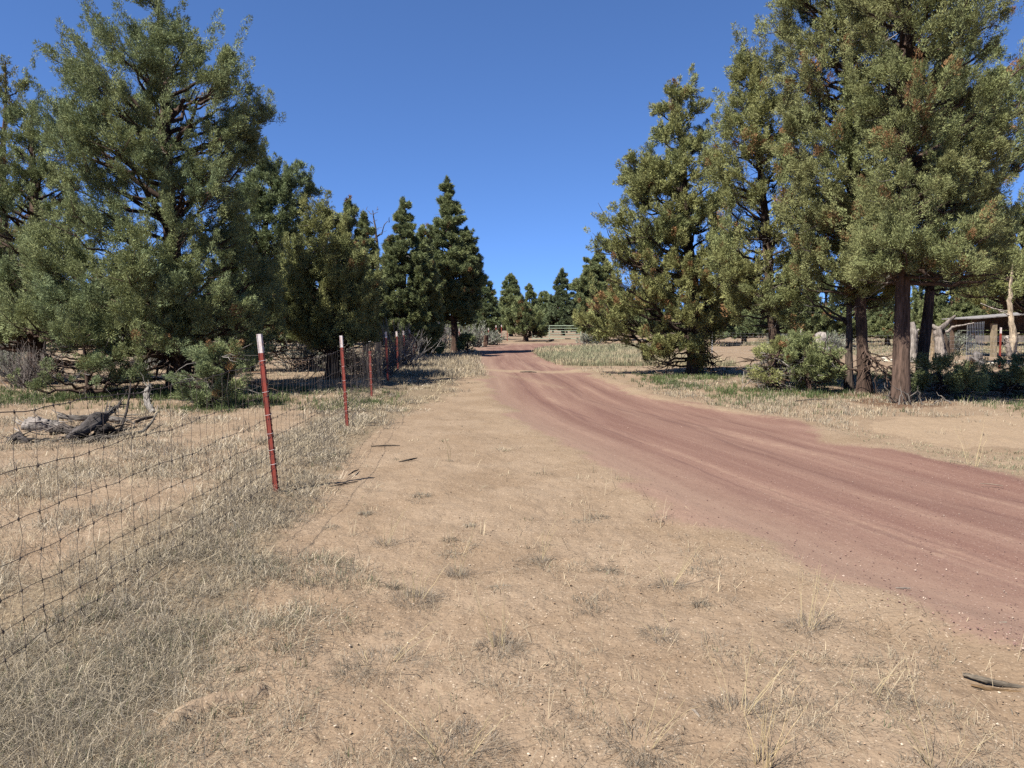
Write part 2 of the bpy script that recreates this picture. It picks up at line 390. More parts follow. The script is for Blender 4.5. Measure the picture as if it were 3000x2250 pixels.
        # secondaries
        ns = max(4, int(Ll / (.30 if d < 30 else .34) * dens ** .5))
        tt = inner + (1.03 - inner) * R.random(ns) ** .75; tt = np.clip(tt, 0, 1)
        pos = np.stack([np.interp(tt, t[:, 0], q[:, k]) for k in range(3)], 1)
        lat = np.array([-az_d[1], az_d[0], 0]); sg = R.choice([-1, 1], ns)[:, None]
        dr = unit(az_d * R.uniform(.25, 1., (ns, 1)) + lat * sg * R.uniform(.2, 1.1, (ns, 1)) + up * R.uniform(-.1, .8, (ns, 1)))
        sl = np.clip((.22 + .45 * (1 - tt)) * Ll * R.uniform(.5, 1.15, ns), .18, 1.25)
        s4 = np.linspace(0, 1, 4)[None, :, None]
        Q = pos[:, None, :] + dr[:, None, :] * sl[:, None, None] * s4 + up * (s4 ** 2) * sl[:, None, None] * .25 + R.normal(size=(ns, 4, 3)) * .02 * s4
        sp.append(Q); sr.append((.006 + .008 * sl)[:, None] * np.array([[1, .8, .6, .3]]))
        nt_ = np.maximum(3, (3 + sl * 7 * R.uniform(.6, 1.3, ns)) * dens).astype(int)
        ii = np.repeat(np.arange(ns), nt_); f = np.clip(1.02 - .62 * R.random(len(ii)) ** 1.5, 0, 1)
        pp = np.stack([[0, 0, 0]] * len(ii)).astype(float)
        for k in range(3):
            g_ = f * 3; j0 = np.minimum(g_.astype(int), 2); pp[:, k] = Q[ii, j0, k] * (1 - (g_ - j0)) + Q[ii, j0 + 1, k] * (g_ - j0)
        pp += unit(R.normal(size=(len(ii), 3))) * ((.07 + .13 * sl[ii]) * R.random(len(ii)) ** .5)[:, None] * (1, 1, .7)
        tp.append(pp); ta.append(unit(dr[ii] * .55 + up * R.uniform(.1, .95, (len(ii), 1)) + R.normal(size=(len(ii), 3)) * .25))
        if R.random() < plume:
            m_ = R.integers(4, 9); s_ = np.linspace(0, 1, m_); pd = unit(az_d * .35 + up + R.normal(size=3) * .15); pL = (.25 + .6 * R.random()) * min(1.5, .5 + .1 * H) * (1 if d < 30 else 1.3)
            pw_ = (1 - s_)[:, None] * .11 * R.normal(size=(m_, 3)); tp.append(q[-1] + pd * (s_ * pL)[:, None] + pw_); ta.append(unit(pd + R.normal(size=(m_, 3)) * .25)); plm.append((len(tp) - 1, m_))
        tp.append(q[-3:]); ta.append(unit(np.tile(az_d * .6 + up * .8, (3, 1)) + R.normal(size=(3, 3)) * .2))
    # leader
    zl = np.linspace(H * .78, H, int(22 + 10 * dens)); al = R.random(len(zl)) * 2 * PI
    pl_ = axis(zl * .985); pl_[:, 0] += np.cos(al) * .13 * (1 - zl / H) * 5 * R.random(len(zl)); pl_[:, 1] += np.sin(al) * .13 * (1 - zl / H) * 5 * R.random(len(zl)); tp.append(pl_); ta.append(unit(np.stack([np.cos(al) * .6, np.sin(al) * .6, np.ones(len(zl))], 1)))
    isp = np.concatenate([np.full(len(q), 1. if any(i == j for j, _ in plm) else 0.) for i, q in enumerate(tp)])
    tp = np.concatenate(tp); ta = np.concatenate(ta)
    # keep the tufts within the crown's outline
    zrel = tp[:, 2] - zb; axp = axis(np.clip(zrel, 0, H)); dx = tp[:, 0] - axp[:, 0]; dy = tp[:, 1] - axp[:, 1]
    rr = np.hypot(dx, dy); lim = rad(np.arctan2(dy, dx), np.clip(zrel, zlo, H))
    ok = ((rr < lim * (1.0 + .10 * R.random(len(rr))) + .05) | (isp > 0)) & (zrel > zlo - .35)
    gs = gapf = 1 / (.75 if d < 24 else .95 if d < 34 else 1.3)
    g3 = .46 * vn3(tp[:, 0] * gs, tp[:, 1] * gs, tp[:, 2] * gs * 1.25, seed + 9) + .54 * vn3(tp[:, 0] * gs * 2.6, tp[:, 1] * gs * 2.6, tp[:, 2] * gs * 2.9, seed + 19)
    ok &= (g3 > gap - .16 * sst(.72, .95, zrel / H) + .04 * R.normal(size=len(g3))) | (isp > 0)
    tp = tp[ok]; ta = ta[ok]; nT = len(tp)
    ts = tuft * (.75 + .6 * R.random(nT)); ln = .25 * ts; rd = .080 * ts
    c0, c1 = np.array(cols[0]), np.array(cols[1])
    mm = np.clip(fbm(tp[:, 0] * 1.1 + seed, tp[:, 2] * 1.1 + tp[:, 1], 2, seed) * 1.6 - .3 + R.normal(size=nT) * .22, 0, 1)[:, None]
    cc = c0 * (1 - mm) + c1 * mm
    cc *= (.82 + .36 * R.random((nT, 1)))
    bz = fbm(tp[:, 0] * .9 + 7, tp[:, 2] * .9 + tp[:, 1] * .5, 2, seed + 5)
    isb = R.random(nT) < brown * .55 * np.where(bz > .66, 7, .5)
    cc[isb] = np.array(BROWN) * (.6 + .5 * R.random((isb.sum(), 1)))
    pxm = d / 768.
    ll = max(.050, 2.3 * pxm); lw = max(.013, .66 * pxm)
    nn = max(14, int(nleaf * 2.1 * lod))
    outv = unit(np.stack([dx[ok], dy[ok], .35 * rr[ok]], 1))
    V, c = leaves(tp, ta, ln, rd, cc, nn, ll, lw, out=outv)
    mk('crown', V, [np.arange(len(V)).reshape(-1, 3)], M_leaf, root, base_pt, c)
    # branches (living ones dark, dead twigs bleached)
    B = Acc(); lp = np.array(lp); lr = np.array(lr)
    bc = np.array(bark) * .62
    B.tubes(P3, r3 * .35 + .004, 5, C=np.array([bark]) * .6); B.tubes(lp, lr, 6 if lod > .6 else 4, C=bc * (.7 + .6 * R.random((nl, 1))))
    sp = np.concatenate(sp); sr = np.concatenate(sr)
    if lod > .45: B.tubes(sp, sr * max(1, .6 * pxm / .012), 3, C=bc * (.7 + .9 * R.random((len(sp), 1))))
    if dead:
        k = R.integers(0, nl, dead * 5); f = R.uniform(.15, .85, dead * 5); j = (f * 7).astype(int)
        st = lp[k, j]; dl = R.uniform(.2, .8, dead * 5)
        dv = unit(R.normal(size=(dead * 5, 3)) * (1, 1, .6) + unit(lp[k, 7] - lp[k, 0]) * .8 - up * .25)
        s5 = np.linspace(0, 1, 5)[None, :, None]
        Q = st[:, None] + dv[:, None] * dl[:, None, None] * s5 + R.normal(size=(dead * 5, 5, 3)) * .045 * s5
        cg = np.array((.34, .31, .28)) * R.uniform(.3, 1.1, (dead * 5, 1))
        B.tubes(Q, np.maximum(.008, .28 * pxm) * np.array([[1, .9, .7, .5, .25]]) * R.uniform(.7, 1.4, (dead * 5, 1)), 3, C=cg)
    for i in range(low):
        az = R.random() * 2 * PI if i % 3 else R.uniform(-1.2, .3); p0 = axis(R.uniform(.35, 1.3)); r_ = max(.8, rad(np.array([az]), np.array([max(zlo, 1.2)]))[0]) * R.uniform(.55, 1.0)
        tip = np.array([p0[0] + math.cos(az) * r_, p0[1] + math.sin(az) * r_, zb + R.uniform(.2, 1.1)])
        q = wig(p0, tip, 9, .05, R.uniform(-.02, .08)); B.tubes(q, np.linspace(.045, .010, 9) * (.7 + .25 * r_ / 2), 6, C=bc * R.uniform(.6, 1.3))
        for j in R.integers(2, 9, 12):
            dv = unit(unit(tip - p0) * .7 + R.normal(size=3) * (.7, .7, .45)) * R.uniform(.25, .85); B.tubes(wig(q[j], q[j] + dv, 6, .10), np.linspace(.013, .004, 6) * max(1, .5 * pxm / .010), 4, C=bc * R.uniform(.7, 2.2))
    B.build('branches', M_twig, root, base_pt, True)
    TREES.append((X0, d, duff if duff is not None else max(.8, .45 * float(np.mean(pr - pl)))))
    R = keep
    return root
# ---- the table of trees: photo rows (y, left, right) give each crown its real width at its distance
GL = 'junipers behind the wire fence'; GR = 'junipers by the right side of the road'; GC = 'junipers beyond the far gate'
tree('tallest broad green juniper behind the wire fence, above the pile of logs', 525, 18.6,
     [(-35, 440, 475), (35, 398, 525), (110, 245, 548), (160, 200, 655), (250, 172, 705), (320, 120, 768), (420, 110, 772), (520, 60, 745), (650, 60, 770), (800, 80, 800), (930, 90, 840), (1060, 150, 830)],
     .48, 1.0, 92, 1, (OLIVE, BLUEG), .004, 1.0, 1, group=GL, low=12, dead=36, rise=(10, 45), nleaf=62, tuft=1.05)
tree('broad juniper at the left edge with a rounded top, beside the tallest fence-side juniper', 105, 22.,
     [(305, 70, 120), (390, 10, 195), (520, -60, 245), (700, -140, 270), (860, -170, 260), (1000, -150, 240)],
     .45, .9, 62, 2, (OLIVE, BLUEG), .006, 1., .9, group=GL, low=7, dead=25, nleaf=52)
tree('thin sparse juniper top showing above the others at the far left edge', 5, 31.,
     [(165, 5, 28), (250, -28, 62), (340, -60, 62), (480, -90, 100), (700, -150, 150), (950, -160, 160)],
     .4, 1.5, 46, 3, (OLIVE, (.13,.12,.05)), .03, .8, .7, group=GL, dead=10)
tree('open dark juniper with bare upper limbs right of the tallest fence-side juniper', 715, 27.,
     [(468, 795, 830), (500, 770, 895), (560, 720, 930), (640, 680, 925), (740, 650, 905), (850, 650, 880), (960, 660, 890)],
     .4, 1.6, 64, 4, (DARKG, BLUEG), .01, 1., 1., group=GL, low=6, dead=20, inner=.4, lumpa=.3)
tree('bushy green juniper overhanging the short dark fence post', 975, 23.5,
     [(612, 936, 952), (680, 900, 992), (760, 850, 1050), (850, 815, 1105), (940, 815, 1110), (1010, 860, 1095)],
     .35, .4, 72, 5, (OLIVE, YELL), .02, 1.1, 1, group=GL, low=9, dead=18, nleaf=50)
tree('narrow pointed juniper between the bushy overhanging juniper and the dead snag', 1012, 33.,
     [(586, 1014, 1024), (640, 1002, 1040), (700, 985, 1062), (780, 960, 1085), (900, 940, 1105), (1000, 950, 1100)],
     .3, .6, 54, 6, (OLIVE, DARKG), .02, 1.1, .95, group=GL, dead=8, lumpa=.12, plume=.0, gap=.30, tuft=.85)
tree('slim spire juniper just left of the bare dead snag', 1070, 36.,
     [(628, 1066, 1076), (690, 1056, 1088), (780, 1040, 1108), (900, 1020, 1130), (1000, 1030, 1130)],
     .25, .6, 44, 7, (DARKG, OLIVE), .01, 1.1, .95, group=GL, dead=8, lumpa=.12, plume=.0, gap=.30, tuft=.85)
tree('pointed dense juniper right of the bare dead snag', 1182, 40.,
     [(586, 1178, 1186), (640, 1166, 1206), (690, 1150, 1222), (760, 1122, 1262), (850, 1110, 1282), (960, 1118, 1290), (1010, 1130, 1280)],
     .4, .6, 76, 8, (OLIVE, DARKG), .01, 1.2, .95, group=GL, dead=8, lumpa=.12, plume=.0, gap=.30, tuft=.85)
tree('small juniper spire tucked between the two pointed junipers at the road', 1236, 43.,
     [(664, 1230, 1242), (740, 1216, 1262), (850, 1200, 1290), (980, 1200, 1290)],
     .25, .6, 44, 9, (DARKG, OLIVE), .01, 1.1, .9, group=GL, dead=5, lumpa=.12, plume=.0, gap=.30, tuft=.85)
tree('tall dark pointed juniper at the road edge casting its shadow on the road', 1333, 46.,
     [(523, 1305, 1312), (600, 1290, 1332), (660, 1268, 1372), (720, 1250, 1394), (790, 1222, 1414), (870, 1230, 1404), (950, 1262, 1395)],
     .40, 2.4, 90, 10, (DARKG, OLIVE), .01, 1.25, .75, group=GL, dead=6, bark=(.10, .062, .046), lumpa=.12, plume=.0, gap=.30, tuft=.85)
tree('smaller rounded juniper behind the tall dark pointed juniper at the road', 1420, 72.,
     [(812, 1413, 1424), (865, 1396, 1446), (940, 1382, 1460), (985, 1390, 1455)], .4, .6, 44, 11, (DARKG, BLUEG), .01, 1.1, .5, group=GL, dead=0, lumpa=.14, plume=.0, gap=.30, tuft=.85)
tree('grey green juniper with two thin tops left of the far gate', 1497, 92.,
     [(806, 1487, 1508), (850, 1474, 1517), (890, 1465, 1532), (960, 1452, 1540)], .4, .8, 44, 12, (BLUEG, OLIVE), .0, .9, .5, group=GC, dead=0, lumpa=.14, plume=.0, gap=.30, tuft=.85)
tree('low wide dark juniper bush at the left end of the far gate', 1540, 68.,
     [(895, 1515, 1545), (925, 1490, 1575), (955, 1475, 1600), (985, 1492, 1592)], .4, .4, 44, 13, (DARKG, OLIVE), .02, 1.1, .55, group=GC, dead=10, rise=(5, 25))
tree('short pointed juniper in the middle above the low bush by the gate', 1552, 95.,
     [(836, 1548, 1555), (880, 1536, 1570), (930, 1522, 1580), (970, 1520, 1580)], .3, .8, 34, 14, (OLIVE, BLUEG), .0, 1., .5, group=GC, dead=0, lumpa=.14, plume=.0, gap=.30, tuft=.85)
tree('pale pointed juniper standing straight above the far metal gate', 1648, 100.,
     [(790, 1643, 1650), (840, 1626, 1666), (890, 1606, 1686), (960, 1600, 1690)], .45, 1., 50, 15, (BLUEG, (.10, .12, .065)), .0, .9, .5, group=GC, dead=0, lumpa=.14, plume=.0, gap=.30, tuft=.85)
tree('small rounded juniper between the two pointed junipers beyond the gate', 1598, 112.,
     [(858, 1590, 1606), (890, 1575, 1622), (960, 1570, 1630)], .35, .8, 34, 16, (OLIVE, BLUEG), .0, 1., .45, group=GC, dead=0, lumpa=.14, plume=.0, gap=.30, tuft=.85)
tree('dense juniper right beside the wooden brace of the far gate', 1762, 70.,
     [(742, 1728, 1764), (800, 1698, 1800), (870, 1676, 1830), (940, 1678, 1830), (985, 1692, 1800)], .5, .8, 70, 17, (OLIVE, DARKG), .01, 1.1, .6, group=GR, dead=6, lumpa=.14, plume=.0, gap=.30, tuft=.85)
# right side of the road
tree('open yellowish juniper with a ragged spire, nearest the road bend on the right', 2040, 25.6,
     [(235, 1974, 1984), (285, 1925, 2035), (345, 1900, 2082), (400, 1912, 2088), (450, 1888, 2100), (500, 1786, 2110), (545, 1772, 2116), (620, 1772, 2130), (680, 1706, 2150), (760, 1716, 2190), (850, 1722, 2190), (950, 1738, 2180), (1030, 1748, 2000), (1085, 1760, 1880)],
     .46, 1.0, 96, 18, (YELL, OLIVE), .035, .9, .95, group=GR, low=8, dead=40, nleaf=50, rise=(8, 40), plume=.35, gap=.44, bark=(.10, .07, .052))
tree('slender brownish juniper between the ragged spire and the tallest junipers', 2278, 20.6,
     [(150, 2184, 2200), (220, 2152, 2262), (330, 2130, 2310), (420, 2102, 2330), (550, 2085, 2350), (700, 2080, 2380), (850, 2100, 2390), (960, 2130, 2370)],
     .30, 2.0, 78, 19, (YELL, OLIVE), .06, .85, .95, group=GR, low=6, dead=40, nleaf=46, bark=(.12, .082, .06), gap=.45)
tree('tall juniper with a dark straight trunk just left of the thickest trunk', 2537, 18.3,
     [(-150, 2400, 2500), (-60, 2300, 2600), (20, 2262, 2640), (100, 2234, 2680), (250, 2240, 2700), (450, 2270, 2720), (650, 2300, 2700), (800, 2340, 2650), (900, 2380, 2620)],
     .26, 2.4, 112, 20, ((.190,.192,.082), OLIVE), .035, .95, 1, group=GR, low=5, dead=36, nleaf=56, bark=(.12, .080, .060), gap=.45)
tree('thin forked juniper with the slimmest trunk, left of the dark straight trunk', 2492, 18.9,
     [(560, 2430, 2540), (700, 2350, 2570), (800, 2330, 2580), (890, 2340, 2570)],
     .16, 1.5, 34, 21, ((.190,.192,.082), OLIVE), .05, .8, 1, group=GR, dead=30, bark=(.13, .10, .08))
tree('biggest juniper by the road with the thickest sunlit reddish trunk', 2645, 15.9,
     [(-320, 2600, 2720), (-150, 2470, 2770), (0, 2450, 2870), (60, 2490, 2940), (160, 2540, 2960), (250, 2550, 2985), (330, 2550, 3040), (450, 2560, 3000), (530, 2550, 2925), (650, 2540, 2900), (740, 2480, 2980), (830, 2520, 3000)],
     .31, 2.9, 116, 22, ((.190,.192,.082), OLIVE), .03, .95, 1, group=GR, dead=44, nleaf=62, bark=(.125, .084, .064), gap=.45)
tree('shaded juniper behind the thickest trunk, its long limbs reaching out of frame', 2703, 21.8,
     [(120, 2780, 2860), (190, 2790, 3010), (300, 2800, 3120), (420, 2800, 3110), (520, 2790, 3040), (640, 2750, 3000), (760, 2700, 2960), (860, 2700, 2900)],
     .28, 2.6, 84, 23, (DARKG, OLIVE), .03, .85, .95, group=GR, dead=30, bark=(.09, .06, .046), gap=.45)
tree('low round topped juniper at the right edge above the shed roof', 3020, 33.,
     [(612, 2930, 3050), (680, 2860, 3110), (780, 2830, 3150), (880, 2830, 3150)], .35, 2.2, 52, 24, (OLIVE, YELL), .04, 1., .75, group=GR, dead=20)
# low boughs that stand as bushes of their own
def bush(label, base, d, prof, seed, cols=(OLIVE, BLUEG), **k):
    a = dict(tw=.12, clear=.15, nl=17, dens=.85, rise=(0, 22), dead=10, lod=1, nleaf=56, name='juniper_bush', duff=.8, inner=.35, front=.1, gap=.52, lumpa=.7, tuft=.8, plume=.0); a.update(k)
    o = tree(label, base, d, prof, seed=seed, cols=cols, **a); o['category'] = 'bush'; return o
bush('wide low juniper bush straight behind the wood heap, under the broad left juniper', 255, 16.9, [(985, 215, 270), (1030, 150, 380), (1080, 110, 440), (1120, 105, 450), (1145, 120, 410)], 31)
bush('loose juniper bush at the foot of the tallest fence-side juniper', 610, 15.1, [(1030, 570, 690), (1080, 510, 740), (1130, 505, 745), (1180, 530, 720), (1200, 550, 700)], 32, dens=.8, dead=16)
bush('sunlit low juniper bush under the slender brownish juniper', 2250, 19.2, [(1010, 2260, 2320), (1045, 2180, 2370), (1085, 2150, 2410), (1115, 2170, 2410), (1132, 2230, 2380)], 33, (YELL, OLIVE), dead=30)
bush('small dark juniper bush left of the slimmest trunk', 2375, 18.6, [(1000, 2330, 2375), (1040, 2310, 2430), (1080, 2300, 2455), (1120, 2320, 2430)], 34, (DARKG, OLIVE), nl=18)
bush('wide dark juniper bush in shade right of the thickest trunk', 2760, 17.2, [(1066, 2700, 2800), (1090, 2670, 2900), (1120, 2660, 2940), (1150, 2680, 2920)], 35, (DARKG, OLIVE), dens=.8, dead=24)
bush('low green juniper bush at the right edge in front of the shed', 2950, 17.6, [(1062, 2930, 3040), (1090, 2860, 3120), (1120, 2850, 3130), (1150, 2880, 3100)], 36)
bush('small green juniper seedling beside the dark trunk at the road edge', 1370, 44., [(990, 1362, 1378), (1012, 1350, 1390), (1030, 1352, 1388)], 37, lod=.5, nl=12, dead=0)
bush('low drooping juniper bough left of the dark trunk at the road edge', 1265, 42., [(1005, 1235, 1260), (1020, 1222, 1300), (1036, 1230, 1310)], 38, (YELL, OLIVE), lod=.5, nl=16, dead=0)
# background junipers seen between the trunks: copies of four trees
def copy_tree(o, loc, s, rz, label, group):
    c = o.copy(); COL.objects.link(c); c.location = loc; c.scale = (s[0], s[0], s[1]); c.rotation_euler = (0, 0, rz); c['label'] = label; c['group'] = group
    for ch in list(o.children):
        q = ch.copy(); COL.objects.link(q); q.parent = c
    return c
GB = 'background junipers seen between the nearer trunks'
BGL = 'dull green background juniper showing between the nearer trees'
protos = []
for k, (px, d, w_, h_) in enumerate(((2180, 62., 4.4, 6.4), (2420, 56., 5.2, 5.2), (830, 44., 4.2, 5.6), (2790, 60., 5.4, 6.2))):
    f = F / d; b0 = 960 + CAMH * f
    pr = [(b0 - h_ * f, px - 4, px + 4), (b0 - h_ * .75 * f, px - w_ * .22 * f, px + w_ * .24 * f), (b0 - h_ * .4 * f, px - w_ * .45 * f, px + w_ * .42 * f), (b0 - h_ * .12 * f, px - w_ * .5 * f, px + w_ * .5 * f)]
    protos.append(tree(BGL, px, d, pr, .35, .8, 46, 50 + k, (DARKG, OLIVE) if k % 2 else (OLIVE, BLUEG), .02, 1., .5, group=GB, dead=8))
spots = [(-20, 48), (60, 56), (180, 50), (300, 60), (420, 46), (560, 54), (660, 47), (760, 58), (900, 52), (1000, 60), (1110, 56), (1180, 66), (1280, 72), (1350, 84), (1700, 118), (1850, 84),
         (1920, 66), (2010, 74), (2090, 58), (2270, 70), (2340, 62), (2500, 66), (2600, 58), (2690, 72), (2860, 74), (2930, 58), (3020, 66), (3110, 60), (2140, 90), (2560, 92), (-120, 44), (-220, 52), (3200, 55), (1440, 118), (1530, 130), (1660, 135), (1465, 140), (1575, 128), (1620, 150), (1690, 122), (1400, 100), (1740, 100), (1500, 150)]
for k, (px, d) in enumerate(spots):
    x = AT(px, 960, d)[0]; s = R.uniform(.75, 1.15)
    copy_tree(protos[k % 4], (x, d, hz1(x, d)), (s, s * R.uniform(.85, 1.1)), R.random() * 6.28, BGL, GB)
    TREES.append((x, d, 1.5))
# ------------------------------------------------------------------ dead wood standing
d = 37.5
x, _, _ = AT(1105, 960, d); b0 = np.array([x, d, hz1(x, d)])
o = thing('dead_snag', 'leafless dead tree with bare curved twigs between the pointed junipers', 'dead tree', b0)
A = Acc(); top = AT(1092, 616, d)
A.tubes(np.vstack([wig(b0, AT(1105, 720, d), 8, .01), wig(AT(1104, 705, d), top, 6, .02)]), np.linspace(.14, .018, 14), 7, C=np.array([[.16, .13, .11]]), flute=.08)
A.build('trunk', M_dead, o, b0, True)
A = Acc()
for (p, q, r_) in (((1101, 695), (1138, 650), .03), ((1138, 650), (1141, 637), .02), ((1092, 655), (1074, 640), .02), ((1090, 628), (1074, 615), .016), ((1090, 628), (1106, 618), .016), ((1106, 618), (1105, 603), .012), ((1074, 615), (1076, 604), .012),
                  ((1098, 675), (1076, 672), .018), ((1100, 700), (1070, 705), .025), ((1096, 672), (1120, 668), .014), ((1094, 650), (1108, 645), .012), ((1070, 705), (1052, 690), .016), ((1080, 640), (1056, 622), .016), ((1101, 690), (1135, 676), .012)):
    a = AT(*p, d) + (0, R.normal() * .1, 0); b = AT(*q, d) + (0, R.normal() * .2, 0)
    A.tubes(wig(a, b, 6, .10), np.linspace(r_, r_ * .4, 6) * 1.25, 5, C=np.array([[.17, .14, .12]]))
A.build('branches', M_dead, o, b0, True)
# grey twiggy sagebrush and bitterbrush
def shrub(label, px, d, w_, h_, col, seed, n=150, leafy=0., x=None):
    global R
    keep = R; R = np.random.default_rng(400 + seed)
    x = AT(px, 960, d)[0] if x is None else x; b0 = np.array([x, d, hz1(x, d)])
    az = R.random(n) * 2 * PI; el = R.uniform(.35, 1.45, n)
    dv = np.stack([np.cos(az) * np.cos(el) * w_ * .62, np.sin(az) * np.cos(el) * w_ * .55, np.sin(el) * h_], 1) * R.uniform(.55, 1.05, (n, 1))
    t = np.linspace(0, 1, 6)[None, :, None]
    st = b0 + R.normal(size=(n, 3)) * (.10 * w_, .10 * w_, 0)
    P = st[:, None] + dv[:, None] * t + R.normal(size=(n, 6, 3)) * .035 * h_ * t
    P[:, :, 2] += .12 * h_ * (t[..., 0] ** 2) - .02
    px_ = d / 768
    A = Acc(); r0 = np.maximum(.008, .30 * px_) * R.uniform(.7, 1.5, (n, 1)) * np.array([[1.5, 1.2, .9, .7, .5, .35]])
    cc = np.array(col) * R.uniform(.6, 1.25, (n, 1)); A.tubes(P, r0, 3, C=cc)
    k = R.integers(0, n, n * 4); f = R.uniform(.35, 1, n * 4); j = (f * 4.99).astype(int)
    s2 = P[k, j]; d2 = unit(unit(dv[k]) + R.normal(size=(n * 4, 3)) * .55 + (0, 0, .3)) * R.uniform(.08, .26, (n * 4, 1)) * h_
    t4 = np.linspace(0, 1, 3)[None, :, None]
    Q = s2[:, None] + d2[:, None] * t4 + R.normal(size=(n * 4, 3, 3)) * .02 * t4
    A.tubes(Q, np.maximum(.004, .2 * px_) * np.array([[1, .8, .4]]) * np.ones((n * 4, 1)), 3, C=np.array(col) * R.uniform(.7, 1.4, (n * 4, 1)))
    o = thing('desert_shrub', label, 'shrub', b0, 'grey twiggy shrubs')
    A.build('twigs', M_twig, o, b0)
    if leafy:
        e = Q[:, 2]; m = R.random(len(e)) < leafy; e = e[m]
        V, c = leaves(e, unit(d2[m]), np.full(len(e), .14), np.full(len(e), .06), np.tile(np.array([[.17, .18, .13]]), (len(e), 1)) * R.uniform(.7, 1.2, (len(e), 1)), 9, max(.04, 2.2 * px_), max(.012, .8 * px_))
        mk('leaves', V, [np.arange(len(V)).reshape(-1, 3)], M_leaf, o, b0, c)
    R = keep; return o
GREY = (.27, .25, .235); SAGE = (.30, .29, .25)
for i, (lab, px, d, w_, h_, c, lf) in enumerate((
    ('twiggy grey shrub behind the fence, between the short dark post and the next post', 1105, 24.5, 2.0, 1.35, GREY, 0.),
    ('tall twiggy grey shrub behind the third white tipped post', 1165, 29.5, 2.4, 1.7, GREY, 0.),
    ('grey shrub low under the bushy overhanging juniper', 1010, 26.5, 2.2, 1.1, SAGE, .25),
    ('pale grey shrub behind the dark trunk at the road edge', 1290, 51., 3.2, 2.2, GREY, .1),
    ('pale sagebrush against the posts right of the dark trunk', 1390, 56., 3.4, 1.7, SAGE, .35),
    ('pale sagebrush seen under the tallest fence-side juniper, right of its trunk', 690, 27.5, 2.6, 1.8, SAGE, .45),
    ('pale sagebrush seen under the tallest fence-side juniper, left of its trunk', 450, 28.5, 2.6, 1.7, SAGE, .45),
    ('leafless dark branched shrub at the left edge of the picture', 85, 19.8, 1.7, 1.1, (.20, .17, .15), 0.),
    ('grey sagebrush at the far left edge behind the dark branched shrub', 20, 24.5, 2.6, 1.3, SAGE, .45),
    ('grey sagebrush behind the first fence post, beyond the shade', 900, 29., 3.2, 1.4, SAGE, .4),
    ('low grey shrub beside the seedling at the road edge', 1440, 60., 2.4, 1.0, SAGE, .4),
    ('low sagebrush beyond the right-hand fence, left of the white stump', 2300, 46., 2.5, 1.1, SAGE, .4),
    ('dark sagebrush row behind the white gnarled trunk', 2790, 48., 3.6, 1.5, (.2, .2, .18), .4),
    ('low sagebrush behind the dark straight trunk', 2450, 50., 3., 1.1, SAGE, .4),
    ('small sagebrush at the end of the pale grass, right of the road bend', 1730, 58., 2.2, .8, SAGE, .4))):
    shrub(lab, px, d, w_, h_, c, i, 130 if d < 40 else 90, lf)
# bleached stumps and gnarled trunks on the right
def stump(name, label, base_px, d, tubes_, cat='stump', col=(.52, .47, .42)):
    x = AT(base_px, 960, d)[0]; b0 = np.array([x, d, hz1(x, d)])
    A = Acc()
    for pts, rr, c in tubes_:
        P = np.array([AT(px, py, d) + (0, oy, 0) for px, py, oy in pts])
        kk = np.linspace(0, len(P) - 1, len(P) * 4); P = np.stack([np.interp(kk, np.arange(len(P)), P[:, i]) for i in range(3)], 1)
        P += R.normal(size=P.shape) * .012; r_ = np.interp(kk, np.arange(len(rr)), rr)
        A.tubes(P, r_, 12, C=np.array([c or col]), flute=.20, seed=R.random() * 6, cap=True)
    return tag(A.build(name, M_dead, None, None, True), label, cat)
PW = (.60, .53, .46); DW = (.16, .12, .09); TW = (.48, .36, .23)
stump('dead_tree', 'white gnarled dead trunk with forked bare limbs, behind the thickest trunk', 2755, 30., [
    ([(2760, 1085, 0), (2757, 1030, 0), (2752, 990, 0), (2745, 960, 0)], [.26, .19, .16, .15], (.44, .38, .33)),
    ([(2748, 965, 0), (2730, 955, 0), (2706, 952, .1)], [.10, .08, .05], (.40, .35, .3)), ([(2752, 965, 0), (2775, 945, 0), (2795, 925, -.1)], [.11, .08, .05], (.28, .24, .21)),
    ([(2770, 975, 0), (2790, 958, 0), (2815, 952, -.1), (2845, 946, -.2)], [.06, .045, .03, .018], (.46, .40, .35)), ([(2775, 1070, .1), (2776, 1010, .1), (2766, 970, .1)], [.12, .12, .1], DW)], 'dead tree')
stump('dead_tree', 'small tan dead trunk between the shaded trunk and the white gnarled trunk', 2733, 32., [
    ([(2734, 1060, 0), (2732, 1010, 0), (2728, 970, 0), (2722, 950, 0)], [.10, .09, .07, .05], TW)], 'dead tree')
stump('dead_tree', 'pale grey dead trunk just left of the shaded trunk', 2676, 31., [
    ([(2672, 1060, 0), (2674, 1010, 0), (2678, 975, 0), (2672, 945, 0)], [.20, .17, .14, .09], (.44, .39, .35)), ([(2677, 985, 0), (2690, 965, 0)], [.08, .05], PW)], 'dead tree')
stump('stump', 'bleached hollow stump beyond the slimmest trunk', 2408, 40., [
    ([(2406, 1024, 0), (2408, 1000, 0), (2405, 982, 0)], [.42, .30, .27], (.45, .40, .36)), ([(2418, 1024, -.1), (2420, 1000, -.1), (2423, 984, -.1)], [.16, .12, .08], PW), ([(2396, 1024, -.1), (2394, 1000, -.1), (2397, 978, -.1)], [.15, .12, .07], PW)])
stump('stump', 'short dark grey stump on the pale rubble in front of the shed', 2862, 32., [([(2862, 1072, 0), (2862, 1055, 0), (2862, 1042, 0)], [.27, .24, .21], (.22, .20, .19))])
stump('stump', 'short brown stump at the roadside left of the low bush by the gate', 1423, 53., [([(1423, 1012, 0), (1423, 998, 0), (1423, 984, 0)], [.16, .15, .15], (.15, .09, .065))])
